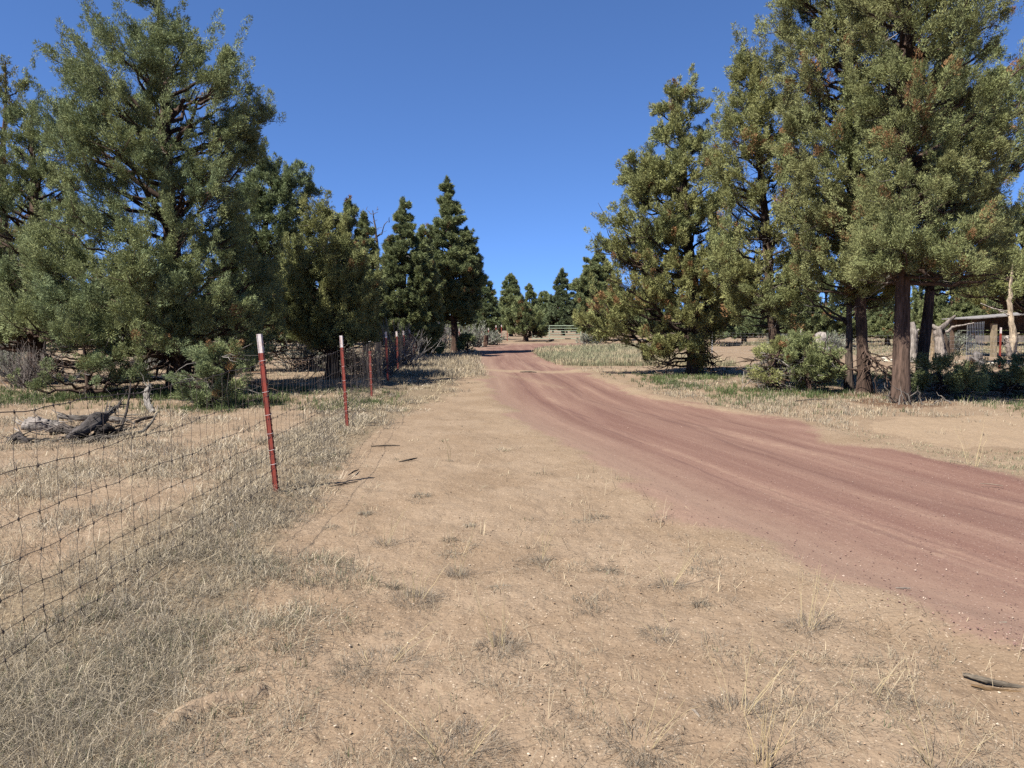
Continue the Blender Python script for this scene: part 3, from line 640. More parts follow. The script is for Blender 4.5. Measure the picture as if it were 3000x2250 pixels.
stump('dead_tree', 'smooth cream coloured dead trunk standing before the shed', 2965, 31., [
    ([(2962, 1048, 0), (2966, 1000, 0), (2970, 985, 0), (2962, 940, 0), (2958, 880, 0), (2962, 820, 0), (2968, 760, 0)], [.15, .155, .14, .10, .085, .05, .02], (.66, .53, .38)),
    ([(2975, 1048, .05), (2974, 1010, .05), (2972, 985, .05)], [.10, .09, .09], (.62, .50, .36)), ([(2960, 925, 0), (2935, 914, 0), (2915, 905, 0)], [.03, .022, .012], PW), ([(2952, 912, 0), (2920, 905, .1), (2880, 888, .2)], [.02, .018, .01], PW),
    ([(2972, 985, 0), (2988, 975, 0)], [.06, .03], (.55, .45, .33))], 'dead tree')
stump('stump', 'small leaning broken stump with a white top, left of the cream dead trunk', 2952, 30.5, [([(2962, 1048, 0), (2955, 1020, 0), (2950, 1000, 0), (2945, 990, 0)], [.11, .09, .085, .07], (.40, .33, .28)), ([(2946, 992, 0), (2950, 988, -.05)], [.085, .07], PW)])
# ------------------------------------------------------------------ left wire fence: mesh + steel posts
ft = thing('wire_fence', 'rusty woven wire fence on red steel posts running along the left of the road', 'fence', (FB[0][0], FB[0][1], 0))
fb = np.array([FB[0][0], FB[0][1], 0.])
def steel_post(parent, pb, base, top, white=True, short=None, col=M_red, wtop=.175, side=1., thick=1.):
    base = np.asarray(base, float); top = np.asarray(top, float); t = unit(top - base); Ht = np.linalg.norm(top - base)
    xx = np.array([side, 0.0, 0]); xx = unit(xx - t * (xx @ t)); yy = np.cross(t, xx)
    ax = np.array([t, xx, yy]); hw = Ht - (wtop if white else 0)
    def body(A, z0, z1):
        c = base + t * (z0 + z1) / 2; l = z1 - z0
        A.box(c - xx * .020 * thick, (l, .038 * thick, .006 * thick), ax)           # web
        A.box(c + xx * .002 * thick, (l, .006 * thick, .042 * thick), ax)           # flange
        A.box(c - xx * .038 * thick, (l, .005 * thick, .014 * thick), ax)
    A = Acc(); body(A, -.25, hw)
    n = int(hw / .054)
    for k in range(n): A.box(base + t * (.05 + k * .054) + xx * .009 * thick, (.016, .010 * thick, .012 * thick), ax)
    p = A.build('post', col, parent, pb)
    if not white: p['label'] = short or 'dark rusty post without a white tip'
    if white:
        A = Acc(); body(A, hw, Ht)
        for k in range(3): A.box(base + t * (hw + .04 + k * .054) + xx * .009 * thick, (.016, .010 * thick, .012 * thick), ax)
        A.build('painted_tip', M_white, p, pb)
    return p
WH = np.array([.03, .13, .25, .385, .54, .715, .93, 1.22])
tops = []
for k, (bx, by, tx, ty) in enumerate(FEP):
    x, y = FB[k]; b = np.array([x, y, hz1(x, y)]); tpz = AT(tx, ty, y); tpz[1] = y + R.normal() * .03
    po = steel_post(ft, fb, b, tpz, white=(k != 2), short='short dark rusty post without a white tip', thick=1.0 if k < 2 else 1.15 if k < 4 else 1.5)
    if k < 3:
        t = unit(tpz - b)
        for h in WH[2:] + .03:
            c = b + t * h + np.array([-.012, 0, 0]); a = np.linspace(0, 2 * PI, 9)
            P = c + np.stack([np.cos(a) * .034, np.sin(a) * .030, .008 * np.sin(a + 1)], 1)
            A = Acc(); A.tubes(P, np.full(9, .0015), 4, C=np.array([[.5, .45, .4]])); A.build('wire_tie', M_galv, po, fb)
# second run turning right beyond the road-edge juniper
F2 = [(1261, 1016, 960), (1300, 1013, 966), (1346, 1012, 963), (1375, 1011, 966), (1394, 1010, 963), (1413, 1009, 961), (1432, 1008, 963), (1454, 1001, 953), (1470, 996, 952), (1487, 995, 954)]
F2D = [50., 54., 57., 59., 60., 60.5, 61., 64., 67., 69.]
f2b = []
for (px, by, ty), d in zip(F2, F2D):
    x = AT(px, 960, d)[0]; b = np.array([x, d, hz1(x, d)]); f2b.append(b)
    tz = AT(px, ty, d); tz[2] = b[2] + np.clip(tz[2] - b[2], 1.3, 1.6); steel_post(ft, fb, b, tz, thick=1.6)
path = np.vstack([[(-2.05, -1.5), (-2.14, .6), (-2.17, 2.2)], FB, [(q[0], q[1]) for q in f2b]])
seg = np.r_[0, np.cumsum(np.hypot(*np.diff(path, axis=0).T))]
s0 = seg[np.argmin(abs(path[:, 1] - FB[0][1]))]
def fpt(s): return np.interp(s, seg, path[:, 0]), np.interp(s, seg, path[:, 1])
A = Acc(); C_ = np.array([[.5, .5, .5]])
smax = seg[-1]
ss = np.arange(.2, smax, .075)
fx, fy = fpt(ss); fz = hz(fx, fy)
def wob(s, h):                                    # the slack of the old wire
    amp = .5 + .5 * h / 1.2
    return (.020 * np.sin(s * 1.9 + h * 1.3) + .012 * np.sin(s * 4.7 + h * 3)) * amp, (-.03 * np.sin(np.clip((s - s0) / 5.0 * PI, -9, 99)) ** 2 * (h / 1.2) + .007 * np.sin(s * 6.3 + h * 9) + .004 * np.sin(s * 19 + h * 4))
NODE = {}
for ih, h in enumerate(WH):
    wx, wz = wob(ss, h)
    if h > 1: wz = wz - .02 * np.clip((s0 - ss) / 4, 0, 1)
    P = np.stack([fx + wx + .004 * np.sin(ss * 42), fy, fz + h + wz], 1); NODE[ih] = P
    for k in range(0, len(ss) - 1, 60):
        q = P[k:k + 61]; near = fy[k] < 14
        A.tubes(q, np.full(len(q), (.0024 if ih in (0, 7) else .0018) if near else .0026), 4, C=C_)
for k in range(0, len(ss), 2):
    if fy[k] > 46: break
    r_ = .0015 if fy[k] < 14 else .0023
    sh = R.normal(size=(8, 3)) * (.010, .012, .0); pk = np.array([NODE[i][k] for i in range(8)])
    mids = (pk[:-1] + pk[1:]) / 2 + R.normal(size=(7, 3)) * (.010, .012, 0)
    q = np.empty((15, 3)); q[0::2] = pk + sh * .3; q[1::2] = mids
    A.tubes(q, np.full(15, r_), 3, C=C_)
    if fy[k] < 13:
        for i in range(1, 8): A.tubes(np.stack([pk[i] + (0, 0, -.012), pk[i], pk[i] + (0, 0, .012)]), np.array([.001, .0048, .001]), 5, C=C_)
A.build('wire_mesh', M_wire, ft, fb)
# ------------------------------------------------------------------ right fence
x, y = AT(2427, 960, 37.)[0], 37.; rb = np.array([x, y, 0.]); rf = thing('wire_fence', 'thin wire fence behind the right-hand tree trunks, on scattered steel posts', 'fence', rb)
M_green = plain_mat('green_post_paint', (.09, .11, .07), .6, 0, .2, 12, .1)
rp = []
for (px, d, white, mat, h) in ((2088, 46., False, M_galv, 1.3), (2347, 40., True, M_galv, 1.5), (2427, 37., False, M_green, 1.4), (2650, 33., True, M_galv, 1.4), (2935, 29., True, M_red, 1.56), (3090, 27., True, M_red, 1.4), (3300, 25., True, M_red, 1.4)):
    x = AT(px, 960, d)[0]; b = np.array([x, d, hz1(x, d)]); rp.append(b)
    steel_post(rf, rb, b, b + (R.normal() * .02, 0, h), white, 'green steel post without a white tip' if mat is M_green else 'grey post without a white tip', mat, .22, thick=1.3)
rp = np.array(rp); A = Acc()
for ih, h in enumerate(np.linspace(.08, 1.2, 8)):
    q = rp + (0, 0, h); kk = np.linspace(0, len(q) - 1, 90); P = np.stack([np.interp(kk, np.arange(len(q)), q[:, i]) for i in range(3)], 1)
    A.tubes(P, np.full(90, .0022), 3, C=C_)
for f in np.arange(0, len(rp) - 1, .05):
    b = np.array([np.interp(f, np.arange(len(rp)), rp[:, i]) for i in range(3)])
    A.tubes(np.stack([b + (0, 0, .08), b + (0, 0, .6), b + (0, 0, 1.2)]), np.full(3, .0016), 3, C=C_)
A.build('wire_mesh', M_galv, rf, rb)
# welded mesh panel beside the shed
A = Acc(); d = 36.; a = AT(2834, 960, d); b = AT(2882, 960, d + 1.2); a[2] = b[2] = 0
for f in np.linspace(0, 1, 11):
    p = a + (b - a) * f; A.bar(p + (0, 0, .0), p + (0, 0, 1.75 + .1 * f), .014, .014)
for h in np.linspace(.1, 1.75, 10): A.bar(a + (0, 0, h), b + (0, 0, h), .010, .010)
tag(A.build('wire_grid', M_galv), 'upright grid of galvanised wire standing left of the shed', 'wire panel')
# ------------------------------------------------------------------ far gate with its wooden post and brace
d = 74.; z0 = hz1(5, d)
gl = AT(1560, 960, d)[0]; gr = AT(1702, 960, d)[0]; gb = np.array([gl, d, z0])
g = thing('metal_gate', 'grey green tubular metal farm gate closing the track at the far end', 'gate', gb)
zt, zb_ = AT(0, 954, d)[2], AT(0, 992, d)[2] + .02
A = Acc()
A.bar((gl, d, zt), (gr, d, zt), .07, .07); A.bar((gl, d, zb_), (gr, d, zb_), .06, .06)
A.bar((gl, d, zb_), (gl, d, zt), .07, .07, ref=(0, 1, 0)); A.bar((gr, d, zb_), (gr, d, zt), .07, .07, ref=(0, 1, 0))
A.build('gate_frame', M_gate, g, gb)
for f in (.2, .4, .6, .8):
    A = Acc(); zz_ = zb_ + (zt - zb_) * f; A.bar((gl + .03, d, zz_), (gr - .03, d, zz_), .05, .05); A.build('rail', M_gate, g, gb)
xm = AT(1609, 960, d)[0]
A = Acc(); A.bar((xm, d - .045, zb_), (xm, d - .045, zt), .07, .04, ref=(0, 1, 0)); A.build('upright', M_gate, g, gb)
xp = AT(1706, 960, d - .2)[0]; A = Acc()
tz = AT(0, 941, d)[2]
A.tubes(wig((xp, d - .2, z0 - .2), (xp, d - .2, tz), 8, .004), np.full(8, .11), 9, C=np.array([[.40, .33, .22]]), flute=.06, cap=True)
tag(A.build('gate_post', M_dead, None, None, True), 'tall weathered wooden post at the right end of the metal gate', 'post')
x1 = AT(1712, 960, d)[0]; x2 = AT(1733, 960, d)[0]; bb = np.array([x2, d, z0])
br = thing('wooden_brace', 'two dark rails on a short leaning post right of the gate post', 'fence', bb)
A = Acc(); A.tubes(wig((x2 + .1, d, z0 - .1), (x2 - .06, d, z0 + 1.2), 6, .01), np.full(6, .07), 8, C=np.array([[.36, .30, .22]]), cap=True); A.build('post', M_dead, br, bb, True)
for py in (963, 975):
    A = Acc(); zz_ = AT(0, py, d)[2]; A.bar((x1, d + .05, zz_), (x2 + .05, d + .05, zz_), .10, .20, C=(.07, .052, .04)); A.build('rail', M_board, br, bb)
# ------------------------------------------------------------------ shed
d = 41.; sx0 = AT(2868, 960, d)[0]; sx1 = sx0 + 7.5; sb = np.array([sx0, d, hz1(sx0, d)])
sh = thing('shed', 'open sided wooden shed with a low slanting roof at the right edge', 'shed', sb)
zr0, zr1 = AT(0, 933, d)[2], AT(0, 933, d)[2] + 7.9 * .085
A = Acc(); rx = unit(np.array([1, 0, .085])); ry = np.array([0, 1., .0]); rz = np.cross(rx, ry)
A.box(((sx0 + sx1) / 2 - .1, d + 1.3, (zr0 + zr1) / 2), (8.0, 3.4, .05), np.array([rx, ry, rz])); A.build('roof', M_roof, sh, sb)
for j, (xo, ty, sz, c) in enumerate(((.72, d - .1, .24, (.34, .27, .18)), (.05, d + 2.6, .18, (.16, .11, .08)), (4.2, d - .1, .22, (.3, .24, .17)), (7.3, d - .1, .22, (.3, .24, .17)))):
    A = Acc(); zt_ = zr0 + (xo + .3) * .085 - .06 - (.30 if j == 0 else 0)
    A.bar((sx0 + xo + .06, ty, sb[2] - .1), (sx0 + xo, ty, zt_), sz, sz * .9, C=c, ref=(0, 1, 0)); A.build('post', M_board, sh, sb)
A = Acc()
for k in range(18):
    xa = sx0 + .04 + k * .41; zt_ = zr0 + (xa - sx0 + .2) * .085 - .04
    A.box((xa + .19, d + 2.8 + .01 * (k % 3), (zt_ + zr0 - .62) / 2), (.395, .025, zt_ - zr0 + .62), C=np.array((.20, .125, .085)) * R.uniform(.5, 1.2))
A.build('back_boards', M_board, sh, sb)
for zc, hh, c in ((.52, .22, (.05, .04, .032)), (.95, .34, (.26, .22, .185))):
    pass
A = Acc(); A.box((sx0 + 3.6, d + .06, AT(0, 992, d)[2]), (7.4, .05, .34), C=(.25, .215, .18)); A.build('rail_board', M_board, sh, sb)
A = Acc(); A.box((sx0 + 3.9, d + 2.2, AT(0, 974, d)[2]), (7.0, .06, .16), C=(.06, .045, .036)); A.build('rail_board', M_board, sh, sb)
# ------------------------------------------------------------------ fallen logs and sticks
def log(label, pts, r, col=(.33, .29, .25), d=None, cat='log', name='log', flute=.22, sides=12, lift=0., rough=.02):
    P = []
    for q in pts:
        x, y = G(q[0], q[1]); P.append([x, y, hz1(x, y) + (q[2] if len(q) > 2 else 0)])
    P = np.array(P); kk = np.linspace(0, len(P) - 1, max(16, len(P) * 7)); P = np.stack([np.interp(kk, np.arange(len(P)), P[:, i]) for i in range(3)], 1)
    rr = np.interp(np.linspace(0, 1, len(kk)), np.linspace(0, 1, len(r)), r)
    rr = rr * (.62 if cat == 'log' else .8); P[:, 2] = hz(P[:, 0], P[:, 1]) + (P[:, 2] - hz(P[:, 0], P[:, 1])) * (.72 if cat == 'log' else 1.); rr *= 1 + .05 * R.normal(size=len(rr)); col = np.array(col) * (.62 if cat == 'log' else .8)
    P += R.normal(size=P.shape) * rough * np.max(r) * 2
    A = Acc(); A.tubes(P, rr, sides, C=np.array([col]), flute=flute * 1.3, seed=R.random() * 9, cap=True)
    if cat == 'log' and max(r) > .06:
        for q_ in range(34):                     # splinters and torn strips along the broken wood
            j = R.integers(0, len(P)); dv = unit((P[-1] - P[0]) * R.choice([-1, 1]) / np.linalg.norm(P[-1] - P[0]) + R.normal(size=3) * .35) * R.uniform(.08, .40)
            a_ = P[j] + R.normal(size=3) * rr[j] * .55; A.tubes(wig(a_, a_ + dv, 5, .06), np.linspace(.013, .003, 5), 4, C=np.array([col]) * R.uniform(.35, 1.7))
    o = A.build(name, M_dead, None, None, True)
    q_ = Vector(P[-1] - P[0]).to_track_quat('Z', 'Y'); m_ = q_.to_matrix().to_4x4(); m_.translation = Vector(P[0])
    o.data.transform(m_.inverted()); o.matrix_world = m_
    return tag(o, label, cat, 'dead wood heaped behind the fence' if cat == 'log' else None)
log('bleached broken log end at the left of the wood heap', [(75, 1262, .10), (110, 1262, .14), (160, 1262, .10), (200, 1270, .05)], [.13, .17, .12, .03], (.56, .50, .45))
log('jagged dark splintered log in the middle of the wood heap', [(150, 1275, .06), (190, 1272, .09), (230, 1276, .05)], [.09, .11, .05], (.20, .17, .15), flute=.4)
log('dark charred log lying slantwise across the wood heap', [(190, 1294, .02), (240, 1286, .13), (285, 1276, .30), (310, 1270, .34)], [.05, .14, .16, .10], (.17, .15, .14), flute=.3)
log('black rounded root lump under the dark slanting log', [(282, 1284, .06), (310, 1280, .10), (338, 1276, .07)], [.10, .16, .09], (.07, .06, .055), flute=.4)
log('long smooth grey branch at the back of the wood heap', [(170, 1238, .14), (230, 1240, .12), (290, 1238, .13), (345, 1240, .08), (370, 1240, .06)], [.05, .075, .085, .07, .03], (.36, .32, .28), flute=.1)
log('forked grey stick rising out of the dark slanting log', [(300, 1270, .30), (322, 1262, .38), (340, 1255, .45), (358, 1250, .50)], [.08, .06, .04, .02], (.30, .27, .24), flute=.1)
log('thin dark stick standing up out of the wood heap', [(356, 1264, .05), (372, 1256, .35), (384, 1250, .75), (388, 1248, .95)], [.03, .028, .022, .012], (.13, .11, .10), flute=.1, sides=7)
log('pale curved branch standing at the right end of the wood heap', [(452, 1213, .02), (434, 1206, .22), (430, 1200, .45), (444, 1196, .66)], [.08, .09, .085, .04], (.56, .51, .45), flute=.15)
log('half buried grey log in front of the wood heap', [(225, 1300, .0), (270, 1296, .05), (312, 1290, .06)], [.04, .07, .05], (.31, .27, .22))
log('long bent branch lying along the front of the wood heap', [(235, 1298, .03), (300, 1292, .05), (360, 1284, .05), (420, 1272, .05), (445, 1256, .14), (462, 1240, .25)], [.02, .04, .045, .04, .03, .015], (.37, .33, .27), flute=.1, sides=8)
log('dark flat wood chunk alone at the left, in front of the wood heap', [(28, 1300, .06), (55, 1298, .09), (85, 1302, .05)], [.07, .10, .05], (.15, .13, .12), flute=.4)
log('low grey log lying between the dark wood chunk and the branch', [(92, 1300, .01), (130, 1296, .03), (165, 1296, .02)], [.04, .05, .03], (.29, .26, .22))
log('pale straight stick at the back of the heap beside the curved branch', [(335, 1222, .05), (380, 1222, .06), (424, 1222, .08)], [.02, .025, .015], (.52, .46, .37), flute=.05, sides=6)
log('brown half rotten branch right of the heap under the juniper', [(395, 1240, .03), (425, 1232, .06), (450, 1226, .04)], [.03, .05, .03], (.25, .20, .16))
log('two tone split stick lying at the lower right corner', [(2822, 1990, .02), (2880, 2008, .025), (2950, 2020, .02), (3030, 2026, .01)], [.010, .016, .014, .008], (.30, .25, .19), cat='stick', name='stick', sides=8)
log('orange tinged bark strip under the split stick at the lower right', [(2845, 2014, .01), (2900, 2028, .012), (2990, 2034, .01)], [.006, .012, .006], (.42, .27, .14), cat='stick', name='stick', sides=7)
for lab, pts, r_, c in (('small dark twig on the tan soil below the second post', [(1088, 1314, .02), (1130, 1313, .025), (1172, 1312, .02)], [.008, .012, .006], (.10, .085, .07)),
                        ('short forked dark twig alone on the bare tan soil', [(1168, 1358, .01), (1200, 1357, .03), (1222, 1352, .03)], [.006, .014, .008], (.08, .07, .06)),
                        ('thin dark strip shaped as the cast shadow of the first post', [(965, 1430, .01), (1010, 1424, .02), (1048, 1416, .015)], [.006, .009, .005], (.12, .10, .085)),  # the first post's cast shadow, built as a thin dark rod
                        ('dark curved twig between the first and second posts', [(1020, 1396, .01), (1038, 1390, .03), (1050, 1380, .01)], [.006, .011, .006], (.10, .085, .07)),
                        ('long pale stick lying on the red road at the right', [(2872, 1421, .012), (2905, 1424, .014), (2938, 1428, .012)], [.005, .007, .005], (.55, .42, .32)),
                        ('small white wood chip on the red road', [(2624, 1727, .008), (2650, 1729, .010), (2668, 1728, .008)], [.003, .008, .004], (.66, .55, .46)),
                        ('small cream chip on the road by the right edge', [(2926, 1829, .008), (2948, 1828, .008)], [.004, .006], (.66, .58, .46)),
                        ('pale flat wood sliver on the soil at the lower middle', [(2022, 2082, .006), (2036, 2092, .010), (2050, 2104, .006)], [.004, .010, .005], (.64, .54, .44)),
                        ('dead stick lying in shade at the foot of the slender brownish juniper', [(2330, 1176, .02), (2380, 1174, .04), (2440, 1170, .02)], [.012, .018, .01], (.2, .16, .13)),
                        ('dark dead stick beside the pale grass at the road bend', [(1600, 1014, .08), (1612, 1012, .12), (1622, 1011, .12)], [.06, .10, .07], (.14, .11, .09)),
                        ('second dark wood piece further along the pale grass', [(1655, 1008, .08), (1672, 1008, .08)], [.06, .05], (.14, .11, .09)),
                        ('driftwood stick lying across the sandy strip on the road', [(1524, 1092, .03), (1552, 1093, .05), (1572, 1093, .03)], [.02, .035, .015], (.28, .22, .17))):
    log(lab, pts, r_, c, cat='stick', name='stick', sides=7, flute=.12)
# roots and dead suckers at the foot of the thickest trunk
A = Acc(); x, y = AT(2690, 960, 15.7)[0], 15.7
for k in range(16):
    a = np.array([x + R.normal() * .35, y + R.normal() * .12, -.02]); e = a + (R.normal() * .25, R.normal() * .15, R.uniform(.1, .45))
    A.tubes(wig(a, e, 6, .12), np.linspace(.018, .005, 6), 5, C=np.array([(.26, .23, .20)]) * R.uniform(.5, 1.2))
tag(A.build('twig_heap', M_dead, None, None, True), 'tangle of grey dead twigs at the foot of the thickest trunk', 'twigs')
# ------------------------------------------------------------------ ground + road from one grid
def masks(x, y):
    e, off, u = road_e(x, y)
    nz = fbm(x * .9, y * .9, 3, 31)
    red = sst(-.5, .6, e + (nz - .5) * 1.2)
    dx = x - fence_x(y); wr = np.interp(y, WR_D, WR_W)
    strip = sst(1.25, .55, np.where(dx > 0, dx / wr, -dx / 1.0)) * (y < 60)
    field = np.where(dx < 0, .35, 0) * sst(0, -.6, dx)
    lit = np.maximum(strip * .75, field)
    sand = inpoly(x + (fbm(x * 1.3, y * 1.3, 3, 41) - .5) * 1.0, y + (fbm(x * 1.3, y * 1.3, 3, 44) - .5) * 1.2, SANDP) * 1.0
    band = np.exp(-((y - 28.3 - .06 * x + .8 * np.sin(x * .7)) / 1.2) ** 2) * sst(-6.5, -3, x) * sst(14, 8, x) * .85
    diag = np.exp(-((x - (-.2 + (26.5 - y) * .24)) / .38) ** 2) * sst(19., 20.5, y) * sst(28, 26, y) * .55
    edge = np.exp(-((e - .05) / .28) ** 2) * sst(11, 14, y) * (x > 1.2) * sst(27, 22, y) * .75
    far = np.exp(-((y - 62) / 3.2) ** 2) * (x < 1.5) * (x > -5) * .5
    sand = np.maximum.reduce([sand, band, diag, edge, far])
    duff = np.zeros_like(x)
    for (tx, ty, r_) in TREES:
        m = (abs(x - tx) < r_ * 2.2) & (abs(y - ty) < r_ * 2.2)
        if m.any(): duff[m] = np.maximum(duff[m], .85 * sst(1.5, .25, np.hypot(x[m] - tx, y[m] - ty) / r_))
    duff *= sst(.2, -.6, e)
    return red, sand, lit, duff, e, off, u
def make_ground():
    r = [0.0, .4]
    while r[-1] < 2: r.append(r[-1] * 1.06)
    while r[-1] < 45: r.append(r[-1] * 1.0085)
    while r[-1] < 110: r.append(r[-1] * 1.02)
    while r[-1] < 4500: r.append(r[-1] * 1.12)
    r = np.array(r[1:])
    th = np.concatenate([np.linspace(-52, 52, 560), np.linspace(52, 308, 66)[1:-1]]) * PI / 180
    RR, TH = np.meshgrid(r, th, indexing='ij')
    X = RR * np.sin(TH); Y = RR * np.cos(TH); sh_ = X.shape; x = X.ravel(); y = Y.ravel()
    red, sand, lit, duff, e, off, u = masks(x, y)
    z = hz(x, y)
    soft = 1 - sst(-.6, .5, e)
    near = sst(70, 20, np.hypot(x, y))
    b = fbm(x * 1.6, y * 1.6, 3, 61) - .5; c = fbm(x * 7, y * 7, 3, 62) - .5; f = fbm(x * 19, y * 19, 2, 63) - .5
    bare = np.where(lit > .3, 1.3, 1.)
    z += near * (.05 * b * (.3 + .7 * soft) + (.030 * c + .014 * f) * (.22 + .78 * soft) * bare)
    z -= .04 * sst(-.3, .8, e) * near
    z -= near * .018 * np.exp(-((u - .30) / .07) ** 2) * (e > .2) + near * .018 * np.exp(-((u - .66) / .07) ** 2) * (e > .2)
    z += .035 * np.exp(-((e - .0) / .35) ** 2) * near
    fa, fb_ = np.array(G(505, 2140)), np.array(G(800, 2030)); fd = fb_ - fa; fl = np.hypot(*fd); fd = fd / fl
    tt = (x - fa[0]) * fd[0] + (y - fa[1]) * fd[1]; pp_ = (x - fa[0]) * fd[1] - (y - fa[1]) * fd[0] + .02 * np.sin(tt * 14)
    z += (.05 * np.exp(-((pp_ + .05) / .05) ** 2) - .055 * np.exp(-((pp_ - .01) / .035) ** 2)) * sst(-.03, .06, tt) * sst(fl + .03, fl - .06, tt)
    V = np.stack([x, y, z], 1); nr, nth = sh_
    idx = np.arange(nr * nth).reshape(sh_); j = np.r_[1:nth, 0]
    q = np.stack([idx[:-1], idx[1:], idx[1:][:, j], idx[:-1][:, j]], -1).reshape(-1, 4)[:, ::-1]
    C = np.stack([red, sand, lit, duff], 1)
    rd = np.stack([off, y, u, np.ones_like(u)], 1)
    ef = (e + .35 * (fbm(x * 1.7, y * 1.7, 2, 71) - .5))[q].mean(1)
    isr = (ef > 0.0) & (V[q].mean(1)[:, 1] < 66)
    for nm, sel, extra in (('ground', ~isr, True), ('road', isr, False)):
        qq = q[sel]; us, inv = np.unique(qq, return_inverse=True); qq = inv.reshape(-1, 4)
        vv = V[us]; cc = C[us]; rr_ = rd[us]; fs = [qq]
        if extra:
            vv = np.vstack([vv, [[0, 0, 0]]]); cc = np.vstack([cc, [[0, 0, 0, 0]]]); rr_ = np.vstack([rr_, [[0, 0, 0, 1]]])
            mp = {k: i for i, k in enumerate(us)}
            fs.append(np.array([[mp[idx[0, k2]], len(vv) - 1, mp[idx[0, (k2 + 1) % nth]]] for k2 in range(nth) if idx[0, k2] in mp and idx[0, (k2 + 1) % nth] in mp])[:, ::-1])
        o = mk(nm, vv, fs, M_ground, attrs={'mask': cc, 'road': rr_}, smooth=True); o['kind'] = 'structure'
make_ground()
# ------------------------------------------------------------------ grasses
def blades(P, n_per, hgt, wid, col, lean, up_col=None, sp=.05, jit=.25):
    """tufts at P (T,3): each n_per ribbons of three joints"""
    T = len(P); idx = np.repeat(np.arange(T), n_per); n = len(idx)
    az = R.random(n) * 2 * PI; ln = lean[idx] * (.25 + R.random(n)); h = hgt[idx] * (.45 + .75 * R.random(n))
    ro = np.sqrt(R.random(n)) * sp[idx] if np.ndim(sp) else np.sqrt(R.random(n)) * sp
    az2 = az + R.normal(size=n) * .7
    b = P[idx] + np.stack([np.cos(az2) * ro, np.sin(az2) * ro, np.full(n, -.012)], 1)
    d = np.stack([np.cos(az), np.sin(az), np.zeros(n)], 1)
    s = np.stack([-np.sin(az + R.normal(size=n) * .9), np.cos(az), np.zeros(n)], 1); s = unit(s)
    w_ = (wid[idx] if np.ndim(wid) else np.full(n, wid)) * (.6 + .8 * R.random(n))
    m = b + d * (ln * h * .35)[:, None] + np.array([0, 0, 1.]) * (h * .55)[:, None]
    rise = np.clip(1 - ln * .55, .15, 1.)
    t = b + d * (ln * h)[:, None] + np.array([0, 0, 1.]) * (h * rise)[:, None] + R.normal(size=(n, 3)) * (h * .05)[:, None]
    V = np.stack([b - s * w_[:, None] * .5, b + s * w_[:, None] * .5, m - s * w_[:, None] * .42, m + s * w_[:, None] * .42, t], 1).reshape(-1, 3)
    k = np.arange(n)[:, None] * 5
    c = col[idx] * (1 + jit * R.normal(size=(n, 1)) * .8).clip(.45, 1.7)
    return V, k + np.array([[0, 1, 3, 2]]), k + np.array([[2, 3, 4]]), np.repeat(c, 5, 0)
class Field:
    def __init__(s): s.A = Acc()
    def put(s, x, y, n, h, wd, col, lean, sp=.05):
        if len(x) == 0: return
        z = hz(x, y) + .03 * (fbm(x * 7, y * 7, 3, 62) - .5) + .05 * (fbm(x * 1.6, y * 1.6, 3, 61) - .5)
        V, q, t, c = blades(np.stack([x, y, z], 1), n, np.broadcast_to(h, len(x)), np.broadcast_to(np.maximum(wd, .42 * y / 768), len(x)), np.broadcast_to(col, (len(x), 3)), np.broadcast_to(lean, len(x)), sp=np.broadcast_to(sp, len(x)))
        s.A.add(V, T=t, Q=q, C=c)
    def build(s, name): 
        if s.A.V: return tag(s.A.build(name, M_grass), kind='stuff')
STRAW = np.array((.36, .295, .195)); GREYD = np.array((.26, .225, .17)); GREYB = np.array((.14, .12, .093)); GREEN = np.array((.060, .080, .028)); SAGEG = np.array((.115, .13, .075))
def scat(n, y0, y1, x0f, x1f, pw=1.0):
    """random ground points, denser where they stand nearer"""
    t = R.random(n); y = (y0 ** -pw + (y1 ** -pw - y0 ** -pw) * t) ** (-1 / pw)
    return x0f(y) + (x1f(y) - x0f(y)) * R.random(n), y
def mixcol(n, a, b, f=None):
    f = R.random((n, 1)) if f is None else f; return a * (1 - f) + b * f
dry = Field(); grn = Field(); PALE = np.array((.46, .40, .30))
def infr(y): return .70 * y + .8
# strip along the fence
x, y = scat(26000, 1.6, 60, lambda y: fence_x(y) - 1.3, lambda y: fence_x(y) + np.interp(y, WR_D, WR_W) * 1.25, 1.0)
dx = x - fence_x(y); wr = np.interp(y, WR_D, WR_W)
e, _, _ = road_e(x, y)
pr = sst(1.15, .35, np.where(dx > 0, dx / wr, -dx / np.interp(y, [3, 8, 14, 20], [.35, .6, 1.2, 1.3]))) * np.interp(y, [2, 8, 14], [.6, .7, 1.]) * (.06 + 1.0 * sst(.36, .62, fbm(x * 1.9, y * 1.9, 3, 81))) * sst(.1, -.5, e)
k = (R.random(len(x)) < pr) & (abs(x) < infr(y)); x = x[k]; y = y[k]; n = len(x)
f = np.clip(R.random((n, 1)) * .9 + .4 * (y[:, None] > 14), 0, 1)
c = mixcol(n, GREYD, STRAW, f); dk = R.random(n) < .30; c[dk] = GREYB; dk = R.random(n) < .10; c[dk] = PALE; dk = (R.random(n) < .25) & (y < 9); c[dk] = GREYB
dry.put(x, y, 14, R.uniform(.04, .17, n) * np.interp(y, [2, 6, 20], [1., .85, 1.2]), .0014, c, R.uniform(.5, 3.0, n), .11)
kk = R.random(n) < np.where(y < 4.2, .16, .05); xx, yy = x[kk], y[kk]
grn.put(xx, yy, 9, R.uniform(.04, .10, len(xx)), .003, mixcol(len(xx), GREEN, SAGEG), R.uniform(.2, 1., len(xx)), .05)
